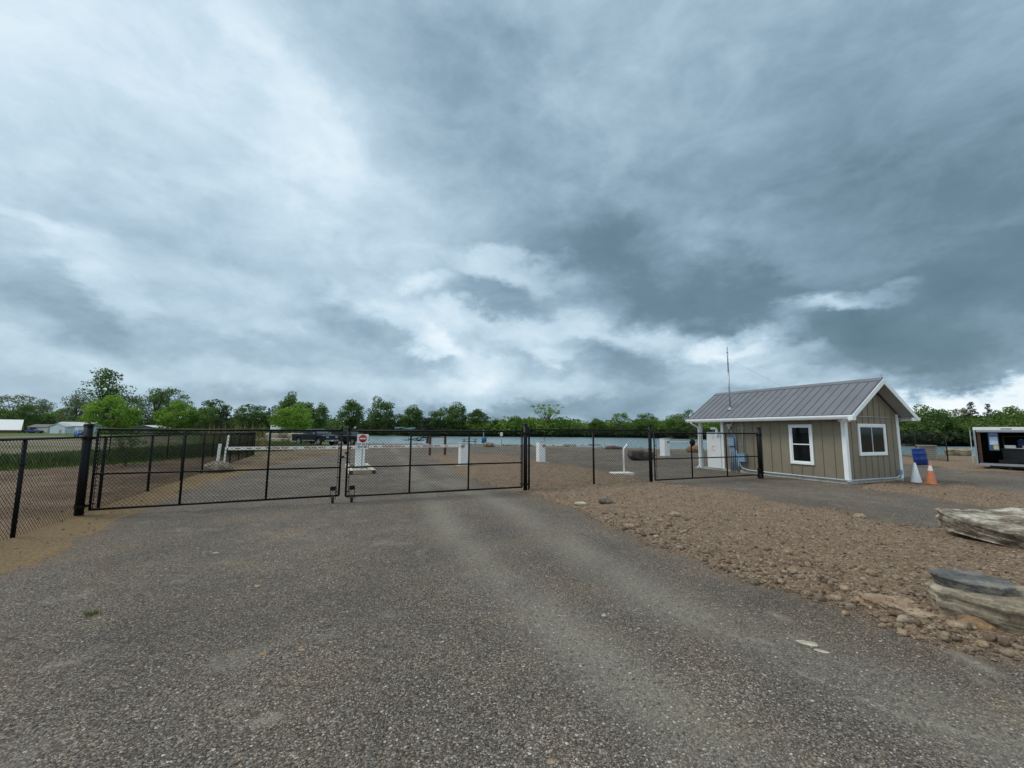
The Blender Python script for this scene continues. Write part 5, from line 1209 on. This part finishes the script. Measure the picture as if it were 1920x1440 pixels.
TREES = [
 (22, 741, 66, 190, 'airy', GG, 'hazy grey-green sparse tree rising behind the brick building at the left edge'),
 (14, 766, 74, 165, 'broad', OG_, 'light olive rounded tree above the white metal roof'),
 (48, 757, 44, 160, 'broad', DG, 'dark full tree between the brick building and the shed'),
 (76, 748, 50, 200, 'bare', GG, 'thin wispy tree behind the shed'),
 (118, 764, 66, 185, 'broad', MG, 'mid-green tree behind the pale blue bungalow'),
 (140, 738, 60, 178, 'bare', GG, 'sparse spreading tree left of the tallest tree'),
 (192, 690, 92, 170, 'bare', DG, 'tallest tree, dark with bare twigs on top, at left'),
 (236, 745, 50, 175, 'airy', GG, 'grey-green loose tree right of the tallest tree'),
 (209, 741, 84, 132, 'broad', BG, 'bright green round tree in front of the tallest tree'),
 (288, 727, 60, 165, 'bare', DG, 'dark loose tree right of the bright round tree'),
 (320, 729, 60, 172, 'airy', DG, 'dark tree joined to the right side of the loose tree'),
 (331, 751, 72, 138, 'broad', BG, 'bright green tree right of the grey-green building'),
 (272, 780, 70, 168, 'broad', DG, 'low dark tree behind the grey-green building'),
 (398, 748, 62, 165, 'broad', DG, 'dark domed tree behind the bright and conifer pair'),
 (384, 764, 50, 140, 'broad', MG, 'mid-green bush-like tree above the dry reeds'),
 (418, 765, 46, 135, 'conifer', CG, 'dark brown-green conifer above the dry reeds'),
 (472, 757, 70, 150, 'broad', DG, 'wide dark rounded tree right of the dry reeds'),
 (503, 765, 22, 160, 'conifer', CG, 'small pointed conifer right of the wide dark tree'),
 (530, 752, 50, 165, 'broad', DG, 'dark tree left of the tall one behind the pickup'),
 (545, 737, 46, 160, 'oval', DG, 'tall dark tree standing behind the bright green one over the pickup'),
 (572, 752, 48, 160, 'oval', DG, 'dark shoulder tree right of the tall one behind the pickup'),
 (550, 756, 78, 118, 'broad', BG, 'bright yellow-green spreading tree above the pickup'),
 (600, 757, 36, 165, 'oval', DG, 'slim dark tree left of the first tall oval tree'),
 (660, 747, 50, 200, 'oval', DG, 'tall oval tree, left one of the matching pair left of centre'),
 (712, 744, 54, 200, 'broad', DG, 'tall round-topped tree, right one of the matching pair left of centre'),
 (776, 761, 46, 205, 'oval', DG, 'oval tree above the pale blue roof'),
 (748, 776, 50, 208, 'broad', DG, 'lower dark tree left of the oval tree above the pale blue roof'),
 (826, 764, 46, 205, 'broad', DG, 'dark tree left half of the broad clump at centre'),
 (855, 756, 50, 202, 'oval', DG, 'tall tree right half of the broad clump at centre'),
 (897, 765, 46, 200, 'oval', DG, 'round dark tree right of the broad clump at centre'),
 (802, 783, 62, 64, 'conifer', CG, 'dark spreading pine growing on the near shore by the notice board'),
 (1026, 750, 66, 192, 'umbrella', BG, 'airy light green tree with umbrella crown above the woodland at centre'),
 (1118, 783, 34, 191, 'oval', MG, 'rounded tree in the woodland above the middle fence post'),
 (1164, 776, 34, 188, 'airy', MG, 'slightly taller feathery tree in the woodland right of centre'),
 (1212, 774, 50, 183, 'broad', MG, 'broad tree topping the woodland above the small gate post'),
 (1270, 776, 52, 172, 'broad', MG, 'broad tree of the woodland just left of the hut roof'),
 (1296, 768, 26, 165, 'airy', MG, 'feathery tree top beside the hut gutter end'),
 (964, 782, 40, 195, 'oval', MG, 'medium green tree behind the thick centre gate post'),
 (930, 788, 40, 190, 'conifer', CG, 'dark bluish conifer left of the thick centre gate post'),
 (1744, 759, 76, 92, 'broad', DG, 'large dark rounded tree right of the hut roof'),
 (1712, 772, 50, 96, 'broad', DG, 'dark tree partly behind the hut eave at right'),
 (1827, 754, 34, 108, 'conifer', CG, 'pointed spruce above the trailer, the taller of two'),
 (1858, 757, 28, 112, 'conifer', CG, 'smaller spruce above the trailer, right of the taller one'),
 (1806, 768, 30, 112, 'airy', GG, 'pale grey-green tree left of the taller spruce'),
 (1905, 762, 60, 104, 'broad', MG, 'broad green tree at the right edge above the trailer'),
 (1880, 770, 40, 100, 'broad', DG, 'dark tree between the spruces and the right edge'),
]
for a_ in TREES: tree(*a_)
tree(243, 813, 38, 20.3, 'airy', (.11, .17, .05), 'slim sapling standing at the fence foot behind the left gate leaf', 'sapling')
# woodland mass on the far shores and left backdrop
def mass(name, label, specs, nper, lsize, colr, seed, cat='woodland'):
    rg = np.random.default_rng(seed); P = []; Tn = []
    for (px0, px1, Y0, Y1, ytop, jit, n, wm) in specs:
        for _ in range(n):
            px = rg.uniform(px0, px1); Yd = rg.uniform(Y0, Y1); yt = ytop + rg.uniform(0, jit); Hh = max(1.4, EYE + (hor(px) - yt) * Yd / F); W2 = rg.uniform(.7, 1.3) * wm
            u = rg.normal(size=(nper, 3)); u /= np.linalg.norm(u, axis=1, keepdims=True); u *= rg.uniform(.55, 1.05, (nper, 1)) ** .6
            k = 1 + .28 * np.sin(u[:, :1] * 5 + rg.uniform(0, 6)) * np.cos(u[:, 2:3] * 5 + rg.uniform(0, 6))
            P.append(np.array([atY(px, Yd), Yd, Hh * .5]) + u * k * np.array([W2, W2, Hh * .52])); Tn.append(np.clip(rg.uniform(.15, .8) + rg.normal(size=nper) * .16, 0, 1))
    P = np.concatenate(P); Tn = np.concatenate(Tn); P[:, 2] = np.maximum(P[:, 2], -.6)
    V4, Fq, t_ = leafquads(P, lsize, rg, Tn); o_ = npmesh(name, V4, Fq, MT['leaf'], False, {'tint': t_}); o_.color = (*colr, 1)
    return tag(o_, label, cat, kind='stuff')
mass('woodland', 'continuous green woodland along the far lake shore right of centre', [(900, 1345, 192, 215, 786, 12, 120, 5), (925, 1060, 189, 200, 782, 10, 36, 5), (1340, 1500, 170, 190, 780, 12, 40, 5)], 420, .5, (.12, .21, .038), 5)
mass('woodland', 'darker green woodland on the nearer shore behind the trailer', [(1690, 1990, 96, 120, 776, 14, 95, 3.2), (1700, 1990, 89, 95, 792, 10, 40, 2.6)], 480, .32, (.085, .140, .032), 6)
mass('woodland', 'low mixed tree belt behind the far houses at left', [(-60, 640, 180, 215, 782, 16, 130, 5), (-60, 110, 175, 190, 776, 12, 20, 5), (600, 930, 206, 222, 786, 12, 80, 5)], 360, .5, (.095, .155, .046), 7)
mass('shoreline_shrubs', 'low dark shrubs lining the far bank of the lake', [(655, 1345, 190, 198, 803, 8, 300, 3.0), (655, 1180, 187.5, 190, 806, 6, 160, 2.2), (1040, 1100, 186, 188, 806, 5, 30, 1.8), (1100, 1160, 182.5, 185, 806, 5, 30, 1.8), (1160, 1218, 178, 181, 804, 6, 35, 2.0), (1215, 1262, 171, 175, 804, 6, 30, 2.0), (1260, 1300, 160, 166, 803, 6, 30, 2.0), (1298, 1345, 150, 158, 802, 6, 30, 2.0), (1340, 1500, 150, 180, 800, 8, 60, 3), (1690, 1990, 86.5, 91, 808, 12, 120, 1.8)], 150, .42, (.038, .06, .024), 8, 'shrubs')
mass('hedge', 'scattered bushes along the left field edge before the houses', [(180, 640, 125, 150, 800, 7, 60, 2.6), (500, 660, 66, 90, 806, 8, 40, 1.8)], 170, .28, (.06, .10, .028), 9, 'shrubs')
# grass blades
def blades(name, label, n, regionf, h0, h1, wd, colr, seed, cat, lean=.25):
    rg = np.random.default_rng(seed); x, y = regionf(rg, n); n = len(x); h = rg.uniform(h0, h1, n); a = rg.uniform(0, math.pi, n); w_ = wd * rg.uniform(.6, 1.3, n)
    z = height(x, y); dx = np.cos(a) * w_; dy = np.sin(a) * w_; lx = rg.normal(size=n) * lean * h; ly = rg.normal(size=n) * lean * h
    V4 = np.stack([np.stack([x - dx, y - dy, z - .03], -1), np.stack([x + dx, y + dy, z - .03], -1), np.stack([x + dx * .4 + lx * .5, y + dy * .4 + ly * .5, z + h * .65], -1), np.stack([x + lx, y + ly, z + h], -1)], 1).reshape(-1, 3)
    o_ = npmesh(name, V4, np.arange(4 * n).reshape(-1, 4), MT['leaf'], False, {'tint': np.repeat(rg.random(n), 4)}); o_.color = (*colr, 1)
    return tag(o_, label, cat, kind='stuff')
def reg_line(pts, wid):
    P_ = np.array(pts)
    def f(rg, n):
        seg = np.hypot(*(P_[1:] - P_[:-1]).T); c = np.concatenate([[0], np.cumsum(seg)]); u = rg.uniform(0, c[-1], n); k = np.searchsorted(c, u) - 1; k = np.clip(k, 0, len(seg) - 1)
        t_ = (u - c[k]) / seg[k]; q = P_[k] + (P_[k + 1] - P_[k]) * t_[:, None]; d = P_[k + 1] - P_[k]; nn = np.stack([-d[:, 1], d[:, 0]], -1) / seg[k][:, None]
        q = q + nn * (rg.normal(size=(n, 1)) * wid); return q[:, 0], q[:, 1]
    return f
blades('tall_grass', 'band of tall green grass behind the left fence', 30000, reg_line([(-27, 15.5), (-24.0, 19.5), (-22.5, 22.8), (-23, 27.5), (-23.5, 31.5), (-25.5, 37)], .9), .2, .66, .012, (.11, .145, .06), 3, 'grass')
blades('short_grass', 'short grass fringe at the foot of the tall grass', 9000, reg_line([(-24, 14), (-21.6, 18.4), (-20.6, 22), (-21.0, 26.5), (-20.5, 30), (-23, 36)], .7), .08, .25, .018, (.085, .14, .035), 4, 'grass')
blades('weeds', 'green weeds on the bank between fence end and pickup', 6000, reg_line([(-20.5, 34), (-22, 38), (-24, 44), (-25, 48), (-33, 54)], 1.2), .1, .45, .03, (.09, .12, .035), 12, 'weeds')
blades('dry_reeds', 'tan dry reed stalks standing above the fence corner', 230, reg_line([(-28, 38.0), (-25.2, 39.0), (-22.9, 39.8)], .7), 1.5, 2.7, .022, (.28, .20, .10), 5, 'reeds', .05)
blades('shore_grass', 'thin grass strip along the near lake edge', 9000, reg_line([(-20, 57.2), (-12, 57), (-1.5, 53.4), (7.5, 50), (14.5, 46.5)], .5), .08, .3, .03, (.08, .11, .035), 6, 'grass')
blades('green_tuft', 'tiny green weed tuft growing in the gravel at left', 60, lambda rg, n: (g(172, 1155)[0] + rg.normal(size=n) * .03, g(172, 1155)[1] + rg.normal(size=n) * .02), .02, .05, .004, (.10, .14, .03), 8, 'weeds')
